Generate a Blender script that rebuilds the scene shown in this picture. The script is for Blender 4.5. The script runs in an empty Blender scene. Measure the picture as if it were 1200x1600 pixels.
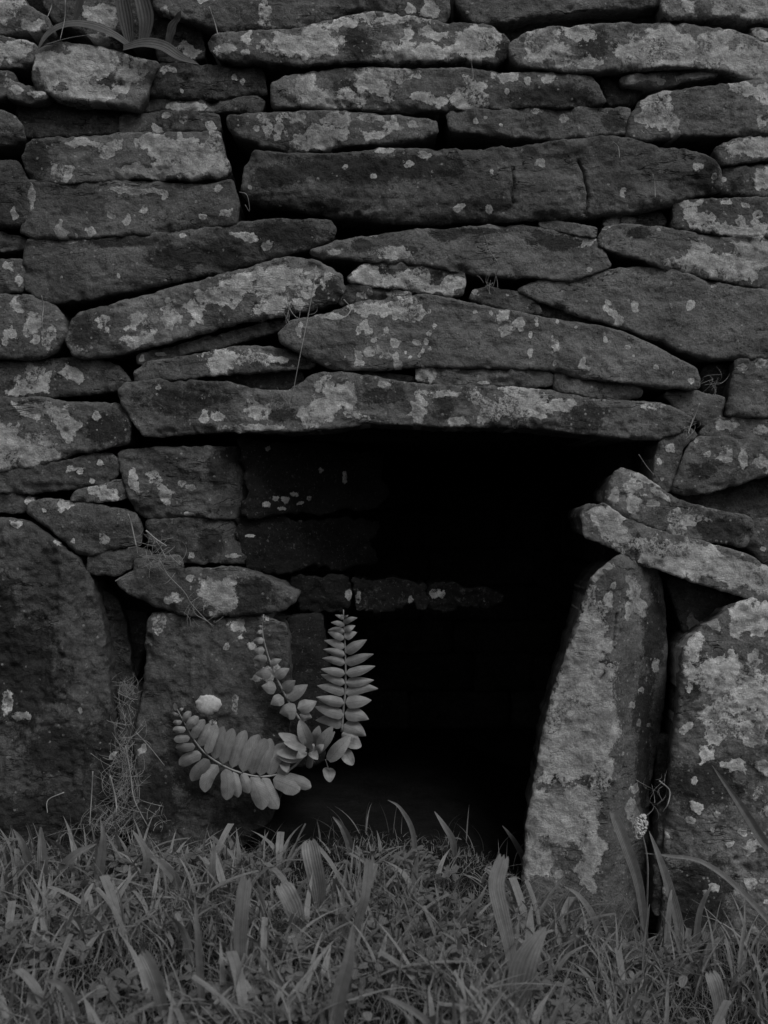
import bpy, math, random
import numpy as np
from mathutils import Vector
from mathutils.geometry import delaunay_2d_cdt
R = math.radians
random.seed(7)
RNG = np.random.default_rng(11)
S = bpy.context.scene
C = S.collection

# ------------------------------------------------------------------ camera, sky, sun, exposure
CAM_D, CAM_H, F = 2.6, 0.757, 1820.0          # metres in front of the wall face, metres up, focal length in photo pixels
cd = bpy.data.cameras.new('camera'); cam = bpy.data.objects.new('camera', cd); C.objects.link(cam)
cam.location = (0, -CAM_D, CAM_H); cam.rotation_euler = (R(90), 0, 0)
cd.sensor_fit = 'VERTICAL'; cd.sensor_height = 36; cd.lens = F / 1600 * 36
cd.clip_start = .05; cd.clip_end = 400
cd.dof.use_dof = True; cd.dof.focus_distance = 2.55; cd.dof.aperture_fstop = 5.0
S.camera = cam
SUN_EL = 50                        # the light comes from the upper right, in front of the wall
w = bpy.data.worlds.new('World'); S.world = w; w.use_nodes = True
nt = w.node_tree; nt.nodes.clear()
sk = nt.nodes.new('ShaderNodeTexSky'); sk.sky_type = 'NISHITA'; sk.sun_disc = False
sk.sun_elevation = R(SUN_EL); sk.sun_rotation = R(150); sk.dust_density = 5; sk.air_density = 2
bw = nt.nodes.new('ShaderNodeRGBToBW'); bg = nt.nodes.new('ShaderNodeBackground'); wo = nt.nodes.new('ShaderNodeOutputWorld')
nt.links.new(sk.outputs[0], bw.inputs[0]); nt.links.new(bw.outputs[0], bg.inputs[0]); nt.links.new(bg.outputs[0], wo.inputs[0])
bg.inputs[1].default_value = .07
sl = bpy.data.lights.new('sun', 'SUN'); sl.energy = 1.5; sl.angle = R(24); sl.color = (1, 1, 1)
so = bpy.data.objects.new('sun', sl); C.objects.link(so)
_a = R(150)                                      # same azimuth as the sky's sun_rotation (clockwise from +Y)
_dir = Vector((math.sin(_a) * math.cos(R(SUN_EL)), math.cos(_a) * math.cos(R(SUN_EL)), math.sin(R(SUN_EL))))
so.rotation_euler = _dir.to_track_quat('Z', 'Y').to_euler()
S.view_settings.view_transform = 'Standard'; S.view_settings.look = 'None'
S.view_settings.gamma = 1; S.view_settings.use_curve_mapping = False
S.view_settings.exposure = -0.38
S.cycles.max_bounces = 5; S.cycles.diffuse_bounces = 3

# ------------------------------------------------------------------ small helpers
def wx(px, y): return (px - 600) * (CAM_D + y) / F
def wz(py, y): return CAM_H + (800 - py) * (CAM_D + y) / F
def W(px, py, y): return Vector((wx(px, y), y, wz(py, y)))

def gz(x, y):                                    # ground height: falls away to the right and rolls a little
    t = np.clip((np.asarray(x, float) - .12) / .38, 0, 1); t = t * t * (3 - 2 * t)
    return -.165 * t + .010 * np.sin(np.asarray(x) * 7.1 + 1) * np.cos(np.asarray(y) * 6.3)

def ground_px(px, py):                           # where the sight line through a spot of the lawn meets the ground
    d = 2.0
    for _ in range(12):
        x = (px - 600) * d / F
        d = (CAM_H - float(gz(x, d - CAM_D))) * F / max(py - 800, 1)
    return x, d - CAM_D

def _h(i, j, k, s):
    n = (i * 374761393 + j * 668265263 + k * 2147483647 + s * 974634777) & 0xffffffff
    n = ((n ^ (n >> 13)) * 1274126177) & 0xffffffff
    n = ((n ^ (n >> 16)) * 2246822519) & 0xffffffff
    return ((n ^ (n >> 15)) & 0xffff) / 32767.5 - 1.0
def vn(P, s=0):
    f = np.floor(P).astype(np.int64); t = P - f; t = t * t * t * (t * (t * 6 - 15) + 10)
    i, j, k = f[:, 0], f[:, 1], f[:, 2]; u, v, q = t[:, 0], t[:, 1], t[:, 2]
    def L(a, b, m): return a + (b - a) * m
    return L(L(L(_h(i, j, k, s), _h(i+1, j, k, s), u), L(_h(i, j+1, k, s), _h(i+1, j+1, k, s), u), v),
             L(L(_h(i, j, k+1, s), _h(i+1, j, k+1, s), u), L(_h(i, j+1, k+1, s), _h(i+1, j+1, k+1, s), u), v), q)
def fbm(P, sc, o=3, s=0, ro=.5):
    a, r, tot = 1., 0, 0.
    for q in range(o):
        r = r + a * vn(P * sc + 17.3 * q, s + q); tot += a; a *= ro; sc *= 2.03
    return r / tot

def tag(o, label=None, cat=None, group=None, kind=None):
    if label: o['label'] = label
    if cat: o['category'] = cat
    if group: o['group'] = group
    if kind: o['kind'] = kind
    return o
def empty(name, loc):
    o = bpy.data.objects.new(name, None); o.location = loc; o.empty_display_size = .05; C.objects.link(o); return o
def link(name, me, mat, parent=None, smooth=True):
    o = bpy.data.objects.new(name, me); C.objects.link(o)
    me.materials.append(mat)
    if smooth: me.polygons.foreach_set('use_smooth', [True] * len(me.polygons))
    if parent: o.parent = parent; o.location = o.location - parent.location
    return o
def mesh_obj(name, V, Fc, mat, parent=None, uv=None, center=True):
    V = np.asarray(V, float)
    c = V.mean(0) if center else np.zeros(3)
    me = bpy.data.meshes.new(name); me.from_pydata((V - c).tolist(), [], Fc)
    if uv is not None:
        ul = me.uv_layers.new(name='UVMap'); li = np.empty(len(me.loops), int); me.loops.foreach_get('vertex_index', li)
        ul.data.foreach_set('uv', np.asarray(uv)[li].ravel())
    o = bpy.data.objects.new(name, me); C.objects.link(o); me.materials.append(mat)
    me.polygons.foreach_set('use_smooth', [True] * len(me.polygons))
    if parent is not None:
        o.parent = parent; o.location = Vector(c) - (parent.matrix_world.translation if False else abs_loc(parent))
    else: o.location = Vector(c)
    return o
def abs_loc(o):
    v = o.location.copy()
    while o.parent: o = o.parent; v += o.location
    return v

# ------------------------------------------------------------------ materials
class NT:
    def __init__(s, name):
        s.m = bpy.data.materials.new(name); s.m.use_nodes = True; s.t = s.m.node_tree; s.t.nodes.clear()
    def n(s, typ, ins=None, **kw):
        nd = s.t.nodes.new('ShaderNode' + typ)
        for k, v in kw.items(): setattr(nd, k, v)
        for k, v in (ins or {}).items():
            if hasattr(v, 'is_linked'): s.t.links.new(v, nd.inputs[k])
            else: nd.inputs[k].default_value = v
        return nd
    def ma(s, op, a, b=0., c=0., clamp=False):
        return s.n('Math', {0: a, 1: b, 2: c}, operation=op, use_clamp=clamp).outputs[0]
    def noise(s, co, sc, de=4, ro=.55, dist=0.):
        return s.n('TexNoise', {'Vector': co, 'Scale': sc, 'Detail': de, 'Roughness': ro, 'Distortion': dist}).outputs[0]
    def sm(s, v, a, b, lo=0., hi=1.):
        return s.n('MapRange', {0: v, 1: a, 2: b, 3: lo, 4: hi}, interpolation_type='SMOOTHSTEP').outputs[0]
    def lin(s, v, a, b, lo, hi): return s.n('MapRange', {0: v, 1: a, 2: b, 3: lo, 4: hi}).outputs[0]
    def mix(s, f, a, b): return s.ma('ADD', s.ma('MULTIPLY', a, s.ma('SUBTRACT', 1., f)), s.ma('MULTIPLY', b, f))
    def attr(s, nm): return s.n('Attribute', attribute_name=nm).outputs['Fac']

def stone_material():
    t = NT('lichened_stone')
    tc = t.n('TexCoord').outputs['Object']; rnd = t.n('ObjectInfo').outputs['Random']
    off = t.n('CombineXYZ', {0: t.ma('MULTIPLY', rnd, 71.), 1: t.ma('MULTIPLY', rnd, 37.), 2: t.ma('MULTIPLY', rnd, 53.)}).outputs[0]
    co = t.n('VectorMath', {0: tc, 1: off}, operation='ADD').outputs[0]
    bed = t.n('Mapping', {'Vector': co, 'Scale': (.65, .8, 1.25)}).outputs[0]
    li, dk, tone, pale = t.attr('lichen'), t.attr('moss'), t.attr('tone'), t.attr('pale')
    nb = t.noise(co, 7, 4, .6); nm = t.noise(bed, 34, 5, .7, .3); nf = t.noise(co, 230, 3, .75); ng = t.noise(co, 95, 4, .75)
    base = t.ma('MULTIPLY', tone, t.lin(nb, .3, .7, .55, 1.42))
    base = t.ma('MULTIPLY', base, t.lin(nm, .3, .7, .62, 1.38))
    base = t.ma('MULTIPLY', base, t.lin(nf, .3, .7, .66, 1.34))
    sp1 = t.noise(co, 125, 3, .8); zone = t.sm(t.noise(co, 15, 4, .7), .42, .60)
    base = t.mix(t.ma('MULTIPLY', t.ma('MULTIPLY', t.sm(sp1, .54, .63), zone), .75), base, .018)
    base = t.mix(t.ma('MULTIPLY', t.sm(sp1, .40, .32), .35), base, .26)
    # dark algae and moss stains, and shade painted by some dark patches
    mo = t.sm(t.ma('ADD', dk, t.ma('MULTIPLY', t.ma('SUBTRACT', t.noise(co, 24, 7, .85, .3), .5), 1.9)), .46, .64)
    base = t.mix(t.ma('MULTIPLY', mo, .82), base, t.lin(nf, .3, .7, .008, .03))
    # pale mineral dusting
    du = t.sm(t.ma('ADD', pale, t.ma('MULTIPLY', t.ma('SUBTRACT', t.noise(co, 30, 6, .8, .2), .5), 1.8)), .45, .85)
    base = t.mix(t.ma('MULTIPLY', du, .7), base, t.lin(ng, .3, .7, .10, .30))
    # tiny round lichen dots
    vo = t.n('TexVoronoi', {'Vector': co, 'Scale': 95., 'Randomness': 1.})
    cell = t.n('SeparateXYZ', {0: vo.outputs['Color']}).outputs[0]
    dots = t.ma('MULTIPLY', t.sm(vo.outputs['Distance'], t.ma('MULTIPLY', cell, .36), t.ma('MULTIPLY', cell, .22)), t.ma('GREATER_THAN', cell, t.ma('SUBTRACT', t.lin(nb, .35, .65, 1.0, .86), t.lin(li, .24, .46, 0., .5))))
    base = t.mix(t.ma('MULTIPLY', dots, t.ma('MULTIPLY', t.sm(t.noise(co, 300, 2, .8), .35, .55), .75)), base, t.ma('MINIMUM', .34, t.ma('MULTIPLY', tone, 3.)))
    # lichen crusts with ragged lobed rims
    n1 = t.noise(co, 48, 6, .72, .35); n2 = t.noise(co, 170, 2, .7)
    fld = t.ma('ADD', li, t.ma('ADD', t.ma('MULTIPLY', t.ma('SUBTRACT', n1, .5), .62), t.ma('MULTIPLY', t.ma('SUBTRACT', n2, .5), .30)))
    lm = t.sm(fld, .475, .51)
    rim = t.ma('MULTIPLY', t.sm(fld, .53, .60), t.sm(fld, .80, .62))
    ar = t.n('TexVoronoi', {'Vector': co, 'Scale': 260.}, feature='DISTANCE_TO_EDGE').outputs[0]
    lc = t.ma('MULTIPLY', t.lin(t.noise(co, 26, 4, .65), .3, .7, .33, .70), t.ma('MULTIPLY', t.lin(nf, .3, .7, .80, 1.2), t.lin(t.ma('FRACT', t.ma('MULTIPLY', rnd, 7.3)), 0., 1., .82, 1.14)))
    lc = t.ma('MULTIPLY', lc, t.sm(ar, 0., .10, .72, 1.))
    lc = t.ma('MULTIPLY', lc, t.ma('ADD', .93, t.ma('MULTIPLY', rim, .22)))
    holes = t.sm(t.noise(co, 62, 7, .75), .60, .68)
    gz_ = t.sm(t.noise(co, 11, 3, .6), .54, .60)
    gran = t.mix(gz_, 1., t.sm(t.noise(co, 150, 4, .8), .40, .54))
    bn = t.ma('ABSOLUTE', t.ma('SUBTRACT', t.noise(t.n('Mapping', {'Vector': co, 'Scale': (.5, .8, 2.6)}).outputs[0], 6, 4, .6), .5))
    crk = t.ma('MULTIPLY', t.sm(bn, .007, .001), t.sm(t.noise(co, 5, 2), .50, .58))
    base = t.mix(t.ma('MULTIPLY', crk, .8), base, .01)
    lm2 = t.ma('MULTIPLY', t.ma('MULTIPLY', lm, gran), t.ma('SUBTRACT', 1., t.ma('MULTIPLY', holes, .8)))
    lm2 = t.ma('MULTIPLY', lm2, t.lin(t.noise(co, 17, 4, .7), .38, .56, .62, 1.))
    col = t.mix(lm2, base, lc)
    hgt = t.ma('ADD', t.ma('MULTIPLY', nm, .9), t.ma('ADD', t.ma('MULTIPLY', ng, .65), t.ma('MULTIPLY', nf, .35)))
    hgt = t.ma('ADD', hgt, t.ma('MULTIPLY', lm2, .28))
    hgt = t.ma('ADD', hgt, t.ma('MULTIPLY', t.ma('MULTIPLY', lm2, t.sm(ar, 0., .12)), .12))
    hgt = t.ma('SUBTRACT', hgt, t.ma('MULTIPLY', crk, .5))
    bp = t.n('Bump', {'Height': hgt, 'Strength': .9, 'Distance': .0065}).outputs[0]
    cc = t.n('CombineColor', {0: col, 1: col, 2: col}).outputs[0]
    b = t.n('BsdfPrincipled', {'Base Color': cc, 'Roughness': .88, 'Normal': bp, 'Specular IOR Level': .22})
    t.n('OutputMaterial', {'Surface': b.outputs[0]}); return t.m

def leaf_material(name, lo, hi, rib=8., dark_vein=.75, trans=.25, rough=.5, mott=.2, veins=0.):
    t = NT(name); uv = t.n('SeparateXYZ', {0: t.n('UVMap').outputs[0]}); u, v = uv.outputs[0], uv.outputs[1]
    co = t.n('NewGeometry').outputs['Position']; rnd = t.n('ObjectInfo').outputs['Random']
    g = t.attr('shade')
    c = t.lin(t.ma('ADD', t.ma('MULTIPLY', rnd, .5), t.ma('MULTIPLY', g, .5)), 0., 1., lo, hi)
    mid = t.sm(t.ma('ABSOLUTE', t.ma('SUBTRACT', u, .5)), 0., .06)
    st = t.ma('SINE', t.ma('MULTIPLY', u, rib * 6.283))
    c = t.ma('MULTIPLY', c, t.lin(st, -1., 1., .90, 1.1))
    c = t.ma('MULTIPLY', c, t.lin(mid, 0., 1., dark_vein, 1.))
    c = t.ma('MULTIPLY', c, t.lin(t.noise(co, 55, 3, .7), .3, .7, 1 - mott, 1 + mott))
    if veins:
        vv = t.ma('SINE', t.ma('MULTIPLY', t.ma('SUBTRACT', t.ma('MULTIPLY', v, 11.), t.ma('MULTIPLY', t.ma('ABSOLUTE', t.ma('SUBTRACT', u, .5)), 7.)), 6.283))
        c = t.ma('MULTIPLY', c, t.lin(vv, -1., 1., 1 - veins, 1 + veins))
        c = t.ma('MULTIPLY', c, t.lin(t.noise(co, 420, 3, .8), .3, .7, .9, 1.1))
    bl = t.sm(t.noise(co, 130, 4, .7), .66, .72)
    c = t.mix(t.ma('MULTIPLY', bl, .5), c, t.ma('MULTIPLY', c, .4))
    cc = t.n('CombineColor', {0: c, 1: c, 2: c}).outputs[0]
    bp = t.n('Bump', {'Height': t.ma('ADD', st, t.ma('MULTIPLY', t.noise(co, 90, 4), 2.)), 'Strength': .35, 'Distance': .0012}).outputs[0]
    b = t.n('BsdfPrincipled', {'Base Color': cc, 'Roughness': rough, 'Normal': bp, 'Specular IOR Level': .35})
    tr = t.n('BsdfTranslucent', {'Color': cc})
    mx = t.n('MixShader', {0: trans, 1: b.outputs[0], 2: tr.outputs[0]})
    t.n('OutputMaterial', {'Surface': mx.outputs[0]}); return t.m

def soil_material(name, lo, hi):
    t = NT(name); co = t.n('NewGeometry').outputs['Position']
    a = t.noise(co, 9, 8, .7); b_ = t.noise(co, 120, 6, .7)
    c = t.ma('MULTIPLY', t.lin(a, .3, .7, lo, hi), t.lin(b_, .3, .7, .6, 1.4))
    cc = t.n('CombineColor', {0: c, 1: c, 2: c}).outputs[0]
    bp = t.n('Bump', {'Height': t.ma('ADD', a, b_), 'Strength': .8, 'Distance': .01}).outputs[0]
    b = t.n('BsdfPrincipled', {'Base Color': cc, 'Roughness': 1., 'Normal': bp, 'Specular IOR Level': .1})
    t.n('OutputMaterial', {'Surface': b.outputs[0]}); return t.m

M_STONE = stone_material()
M_GRASS = leaf_material('grass_blade', .10, .33, rib=5, dark_vein=.8, trans=.3, rough=.5)
M_BLADE = leaf_material('broad_blade', .15, .30, rib=7, dark_vein=.72, trans=.25, rough=.45)
M_CLOVER = leaf_material('clover_leaf', .11, .23, rib=3, dark_vein=.85, trans=.25, rough=.6)
M_FERN = leaf_material('fern_leaf', .14, .33, rib=.5, dark_vein=.80, trans=.12, rough=.5, mott=.16, veins=.07)
M_STEM = leaf_material('fern_stem', .26, .34, rib=1, dark_vein=1, trans=0, rough=.6)
M_STRAW = leaf_material('dry_straw', .22, .42, rib=2, dark_vein=.9, trans=.1, rough=.8)
M_STRAP = leaf_material('strap_leaf', .055, .12, rib=5, dark_vein=.6, trans=.15, rough=.5)
M_SOIL = soil_material('shade_dark_soil', .006, .02)  # near-black colour carries the unlit look of the hollow's floor
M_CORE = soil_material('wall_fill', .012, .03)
def flower_material():
    t = NT('white_bloom'); co = t.n('NewGeometry').outputs['Position']
    c = t.lin(t.noise(co, 160, 5, .7), .3, .7, .34, .66)
    cc = t.n('CombineColor', {0: c, 1: c, 2: c}).outputs[0]
    b = t.n('BsdfPrincipled', {'Base Color': cc, 'Roughness': .9})
    t.n('OutputMaterial', {'Surface': b.outputs[0]}); return t.m
M_WHITE = flower_material()

# ------------------------------------------------------------------ ground
def build_ground():
    xs = np.unique(np.concatenate([np.linspace(-60, -1.6, 14), np.arange(-1.6, 1.62, .04), np.linspace(1.6, 60, 14)]))
    ys = np.unique(np.concatenate([np.linspace(-70, -1.8, 16), np.arange(-1.8, 2.6, .04), np.linspace(2.6, 60, 10)]))
    X, Y = np.meshgrid(xs, ys); P = np.stack([X.ravel(), Y.ravel(), X.ravel() * 0], 1)
    Z = gz(P[:, 0], P[:, 1]) + .008 * fbm(P, 14, 3, 5)
    P[:, 2] = Z; nx = len(xs); Fc = []
    for j in range(len(ys) - 1):
        for i in range(nx - 1): Fc.append((j*nx+i, j*nx+i+1, (j+1)*nx+i+1, (j+1)*nx+i))
    o = mesh_obj('ground', P, Fc, M_SOIL, center=False); tag(o, 'dark soil under the lawn in front of the wall and in the hollow, darkened for its shade', kind='structure')
build_ground()

# ------------------------------------------------------------------ the dry stone wall
WALL = empty('dry_stone_wall', (0, .1, 0))
tag(WALL, 'lichen covered dry stone wall of long flat stones round a dark square hollow', 'wall')

def chaikin(P, k):
    for _ in range(k):
        Q = np.roll(P, -1, 0); P = np.stack([P * .92 + Q * .08, P * .08 + Q * .92], 1).reshape(-1, 2)
    return P
def resample(P, sp):
    Q = np.vstack([P, P[:1]]); L = np.r_[0, np.cumsum(np.hypot(*np.diff(Q, axis=0).T))]
    n = max(12, int(L[-1] / sp)); t = np.linspace(0, L[-1], n, endpoint=False)
    return np.stack([np.interp(t, L, Q[:, 0]), np.interp(t, L, Q[:, 1])], 1)
def inside(pts, P):
    r = np.zeros(len(pts), bool); n = len(P)
    for i in range(n):
        x1, y1 = P[i]; x2, y2 = P[(i+1) % n]
        if y1 == y2: continue
        c = ((y1 > pts[:, 1]) != (y2 > pts[:, 1])) & (pts[:, 0] < (x2-x1) * (pts[:, 1]-y1) / (y2-y1) + x1); r ^= c
    return r
def dist_seg(pts, A, B):
    D = B - A; L2 = (D ** 2).sum(1) + 1e-12
    best = np.full(len(pts), 1e9); idx = np.zeros(len(pts), int)
    for s in range(0, len(pts), 4000):
        p = pts[s:s+4000]; d = p[:, None] - A[None]
        t = np.clip((d * D[None]).sum(2) / L2[None], 0, 1)
        q = d - t[..., None] * D[None]; dd = np.sqrt((q ** 2).sum(2)); i = dd.argmin(1)
        best[s:s+4000] = dd[np.arange(len(p)), i]; idx[s:s+4000] = i
    return best, idx

STONE_N = [0]
def stone(poly, y=0., r=.010, rt=None, rb=None, tone=.12, li=.22, moss=.3, pale=.2, pt=(), dk=(), tx=0., tz=0., depth=.24,
          amp=.0055, cracks=(), face=None, sp=.0046, name='stone', label=None, rag=1., spots=0, big=0, taper=1., vert=False):
    STONE_N[0] += 1; sd = STONE_N[0] * 13; rg = np.random.default_rng(sd)
    y = y * .65 if -.05 < y < .021 else y
    y0 = y
    P = np.array([(wx(a, y), wz(b, y)) for a, b in poly])
    if (P[:, 0] * np.roll(P[:, 1], -1) - np.roll(P[:, 0], -1) * P[:, 1]).sum() < 0: P = P[::-1]
    P = resample(chaikin(P, 1), sp * 1.0)
    T = np.roll(P, -1, 0) - np.roll(P, 1, 0); N = np.stack([T[:, 1], -T[:, 0]], 1); N /= np.linalg.norm(N, axis=1)[:, None] + 1e-9
    Q = np.c_[P[:, 0], P[:, 1], np.full(len(P), sd * 1.7)]
    P = P + N * (rag * (.0030 * fbm(Q, 28, 2, sd) + .0026 * fbm(Q, 95, 2, sd + 5)) + .0042)[:, None]
    A, B = P, np.roll(P, -1, 0)
    lo, hi = P.min(0), P.max(0)
    gx = np.arange(lo[0], hi[0], sp); gy = np.arange(lo[1], hi[1], sp * .866)
    G = np.array([(x + (sp/2 if j % 2 else 0), z) for j, z in enumerate(gy) for x in gx]).reshape(-1, 2)
    G = G + rg.uniform(-.22, .22, G.shape) * sp
    G = G[inside(G, P)]
    if len(G):
        d, _ = dist_seg(G, A, B); G = G[d > sp * .45]
    CR = []
    for cr in cracks:
        c = np.array([(wx(a, y), wz(b, y)) for a, b in cr]); L = np.r_[0, np.cumsum(np.hypot(*np.diff(c, axis=0).T))]
        tt = np.arange(0, L[-1], .0022); cc = np.stack([np.interp(tt, L, c[:, 0]), np.interp(tt, L, c[:, 1])], 1)
        cc[:, 0] += .0018 * fbm(np.c_[cc, cc[:, 0]*0], 60, 2, sd); CR.append(cc)
    if CR:
        cc = np.vstack(CR); d, _ = dist_seg(G, cc[:-1], cc[1:]); G = G[d > .0045]
        G = np.vstack([G, cc, cc + [.0028, 0], cc - [.0028, 0]])
    allp = np.vstack([P, G]) if len(G) else P
    vs, es, fs, _, _, _ = delaunay_2d_cdt([Vector(p) for p in allp], [], [list(range(len(P)))], 1, 1e-6)
    V = np.array([(v.x, v.y) for v in vs])
    fs = [list(f) for f in fs if len(f) == 3]
    ff = []
    for a, b, c in fs:
        ar = (V[b][0]-V[a][0]) * (V[c][1]-V[a][1]) - (V[c][0]-V[a][0]) * (V[b][1]-V[a][1])
        ff.append((a, b, c) if ar > 0 else (a, c, b))
    # face relief
    d, ix = dist_seg(V, A, B)
    E = B - A; nz = -E[:, 0] / (np.hypot(E[:, 0], E[:, 1]) + 1e-9); nz = np.convolve(np.r_[nz[-4:], nz, nz[:4]], np.ones(9)/9, 'valid')[ix]   # +1 outward up, -1 outward down (ccw)
    r0 = r; RT = rt if rt is not None else r0; RB = rb if rb is not None else r0 * 1.2
    rr = r0 + np.clip(nz, 0, 1) * (RT - r0) + np.clip(-nz, 0, 1) * (RB - r0)
    Q = np.c_[V[:, 0], V[:, 1], np.full(len(V), sd * .77)]
    rr = rr * .44 * (1 + .9 * fbm(Q, 26, 2, sd + 2)); rr = np.maximum(rr, .003)
    q = np.clip(d / rr, 0, 1); bev = -rr * .62 * (1 - np.sqrt(1 - (1 - q) ** 2))
    bed = Q * np.array([.30, 1.5, 1.])
    lf = fbm(Q * ([1.3, .5, 1] if vert else [1, 1.3, 1]), 6.5, 2, sd + 3)
    h = bev + amp * 2.0 * lf + amp * .8 * fbm(Q, 26, 3, sd + 4, .6) + amp * .5 * fbm(Q, 75, 3, sd + 6, .6)
    st = fbm(Q * ([1.3, .35, 1.] if vert else [.55, 1.35, 1.]), 13, 2, sd + 8) * 2.4; h += amp * .42 * (np.floor(st) + np.clip((st - np.floor(st)) * 6 - 2.5, 0, 1))   # flaked-off plates
    h -= amp * .5 * np.clip(fbm(Q, 48, 2, sd + 9) - .42, 0, 1) * 4
    ch = np.clip(fbm(Q, 34, 2, sd + 10) - .05, 0, 1) * np.clip(1 - d / .022, 0, 1); h -= .022 * ch                                        # chipped edges
    if CR:
        dc, _ = dist_seg(V, cc[:-1], cc[1:]); h -= .016 * np.exp(-(dc / .0022) ** 2)
    cx, cz = P.mean(0)
    Y = y0 - h + tx * (V[:, 1] - cz) + tz * (V[:, 0] - cx)
    if face: Y += face((V[:, 0] * F / (CAM_D + y) + 600), 800 - (V[:, 1] - CAM_H) * F / (CAM_D + y))
    V3 = np.c_[V[:, 0], Y, V[:, 1]]
    faces = [(a, c, b) for a, b, c in ff] if False else [tuple(f) for f in ff]
    # border loop, then the sides going back into the wall
    de = set()
    for a, b, c in faces: de.update(((a, b), (b, c), (c, a)))
    nxt = {a: b for a, b in de if (b, a) not in de}
    verts = [V3]; n = len(V3); seen = set()
    for s0 in list(nxt):
        if s0 in seen: continue
        loop = [s0]; seen.add(s0); k = nxt[s0]
        while k != s0 and k in nxt and k not in seen: loop.append(k); seen.add(k); k = nxt[k]
        if len(loop) < 8: continue
        Lp = V3[loop]; m = len(loop)
        Tt = np.roll(Lp, -2, 0) - np.roll(Lp, 2, 0); Nn = np.stack([Tt[:, 2], -Tt[:, 0]], 1); Nn /= np.linalg.norm(Nn, axis=1)[:, None] + 1e-9
        kk = max(3, m // 14) if taper > 1 else 3; NS = np.stack([np.convolve(np.r_[Nn[-kk:, q_], Nn[:, q_], Nn[:kk, q_]], np.ones(2*kk+1)/(2*kk+1), 'valid') for q_ in (0, 1)], 1)
        prev = loop
        for dy, ins in ((.006, .0004), (.018, .0022), (.05, .0045), (.12, .006), (depth, .008)):
            R_ = Lp.copy(); nn = fbm(np.c_[Lp[:, 0], Lp[:, 1] + dy, Lp[:, 2]], 40, 2, sd + 11)
            off = -ins * (.7 * nn + 1 + (taper - 1) * min(dy / .12, 1))
            R_[:, 0] += NS[:, 0] * off; R_[:, 2] += NS[:, 1] * off
            R_[:, 1] = Lp[:, 1] * (1 - dy / depth) + (y0 + depth) * (dy / depth) if dy > .05 else Lp[:, 1] + dy
            verts.append(R_); cur = list(range(n, n + m)); n += m
            for i in range(m):
                j = (i + 1) % m; faces.append((prev[j], prev[i], cur[i], cur[j]))
            prev = cur
        verts.append(Lp[:1] * 0 + [cx, y0 + depth, cz]); ci = n; n += 1
        for i in range(m): faces.append((prev[(i+1) % m], prev[i], ci))
    VV = np.vstack(verts)
    px = VV[:, 0] * F / (CAM_D + y) + 600; py = 800 - (VV[:, 2] - CAM_H) * F / (CAM_D + y)
    fl = np.full(len(VV), li)
    pt = list(pt)
    bx0, bx1 = px.min(), px.max(); by0, by1 = py.min(), py.max()
    for _ in range(spots):
        s_ = rg.uniform(3.5, 9) * (1 if rg.random() < .8 else 1.5); pt.append((rg.uniform(bx0, bx1), rg.uniform(by0, by1), s_, s_ * rg.uniform(.8, 1.1)))
    for _ in range(big):
        s_ = rg.uniform(12, 30); pt.append((rg.uniform(bx0, bx1), rg.uniform(by0, by1), s_, s_ * rg.uniform(.4, .8)))
    QV = np.c_[VV[:, 0], VV[:, 2], np.full(len(VV), sd * .31)]
    wa, wb = fbm(QV, 24, 3, sd + 20, .65), fbm(QV, 24, 3, sd + 25, .65); wc, wd_ = fbm(QV, 75, 2, sd + 30, .7), fbm(QV, 75, 2, sd + 33, .7)
    for p in pt:
        X_, Y_, a, b = p[:4]; an = R(p[4]) if len(p) > 4 else 0
        g_ = min(a, b); k1, k2 = min(g_ * 1.3, 26) * (g_ > 7), min(g_ * .8, 9); dx, dy = px - X_ + k1 * wa + k2 * wc, py - Y_ + k1 * wb + k2 * wd_; u = dx * math.cos(an) + dy * math.sin(an); v = -dx * math.sin(an) + dy * math.cos(an)
        fl = np.maximum(fl, 1.0 - .5 * np.minimum(np.sqrt((u / a) ** 2 + (v / b) ** 2), 2))
    ms = np.full(len(VV), moss)
    for X_, Y_, a, b in dk:
        ms = np.maximum(ms, 1.1 - .55 * np.minimum(np.sqrt(((px - X_) / a) ** 2 + ((py - Y_) / b) ** 2), 2))
    c = np.array([cx, y0 + .05, cz])
    me = bpy.data.meshes.new(name); me.from_pydata((VV - c).tolist(), [], faces)
    for nm_, ar in (('lichen', fl), ('moss', ms), ('tone', np.full(len(VV), tone * 1.28)), ('pale', np.full(len(VV), pale))):
        a_ = me.attributes.new(nm_, 'FLOAT', 'POINT'); a_.data.foreach_set('value', ar.astype(np.float32))
    me.polygons.foreach_set('use_smooth', [True] * len(me.polygons)); me.materials.append(M_STONE)
    o = bpy.data.objects.new(name, me); C.objects.link(o); o.parent = WALL; o.location = Vector(c) - WALL.location
    if label: o['label'] = label
    return o

# --- left side, from the top
stone([(-80,-60),(10,-50),(40,10),(76,30),(78,47),(40,50),(0,51),(-80,52)], tone=.10, li=.30, moss=.25, pt=[(5,12,30,22),(50,38,20,8)])
stone([(60,-70),(185,-60),(200,10),(190,50),(150,62),(120,42),(85,30),(68,5)], y=.03, tone=.08, moss=.4, pt=[(158,22,28,20),(175,42,10,14),(150,60,20,6)])
stone([(186,-60),(236,-60),(242,20),(238,66),(205,70),(191,40)], y=.05, tone=.05, moss=.45)
stone([(238,17),(312,33),(318,90),(290,100),(245,92)], y=.05, tone=.045, moss=.5, pt=[(298,82,16,10)])
stone([(236,-70),(622,-70),(628,3),(615,20),(590,12),(560,8),(500,30),(480,40),(420,42),(350,46),(310,33),(240,13)], y=.012, tone=.095, moss=.4, li=.24, rb=.02, pt=[(318,2,9,5),(410,20,12,24),(258,16,8,6)])
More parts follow.
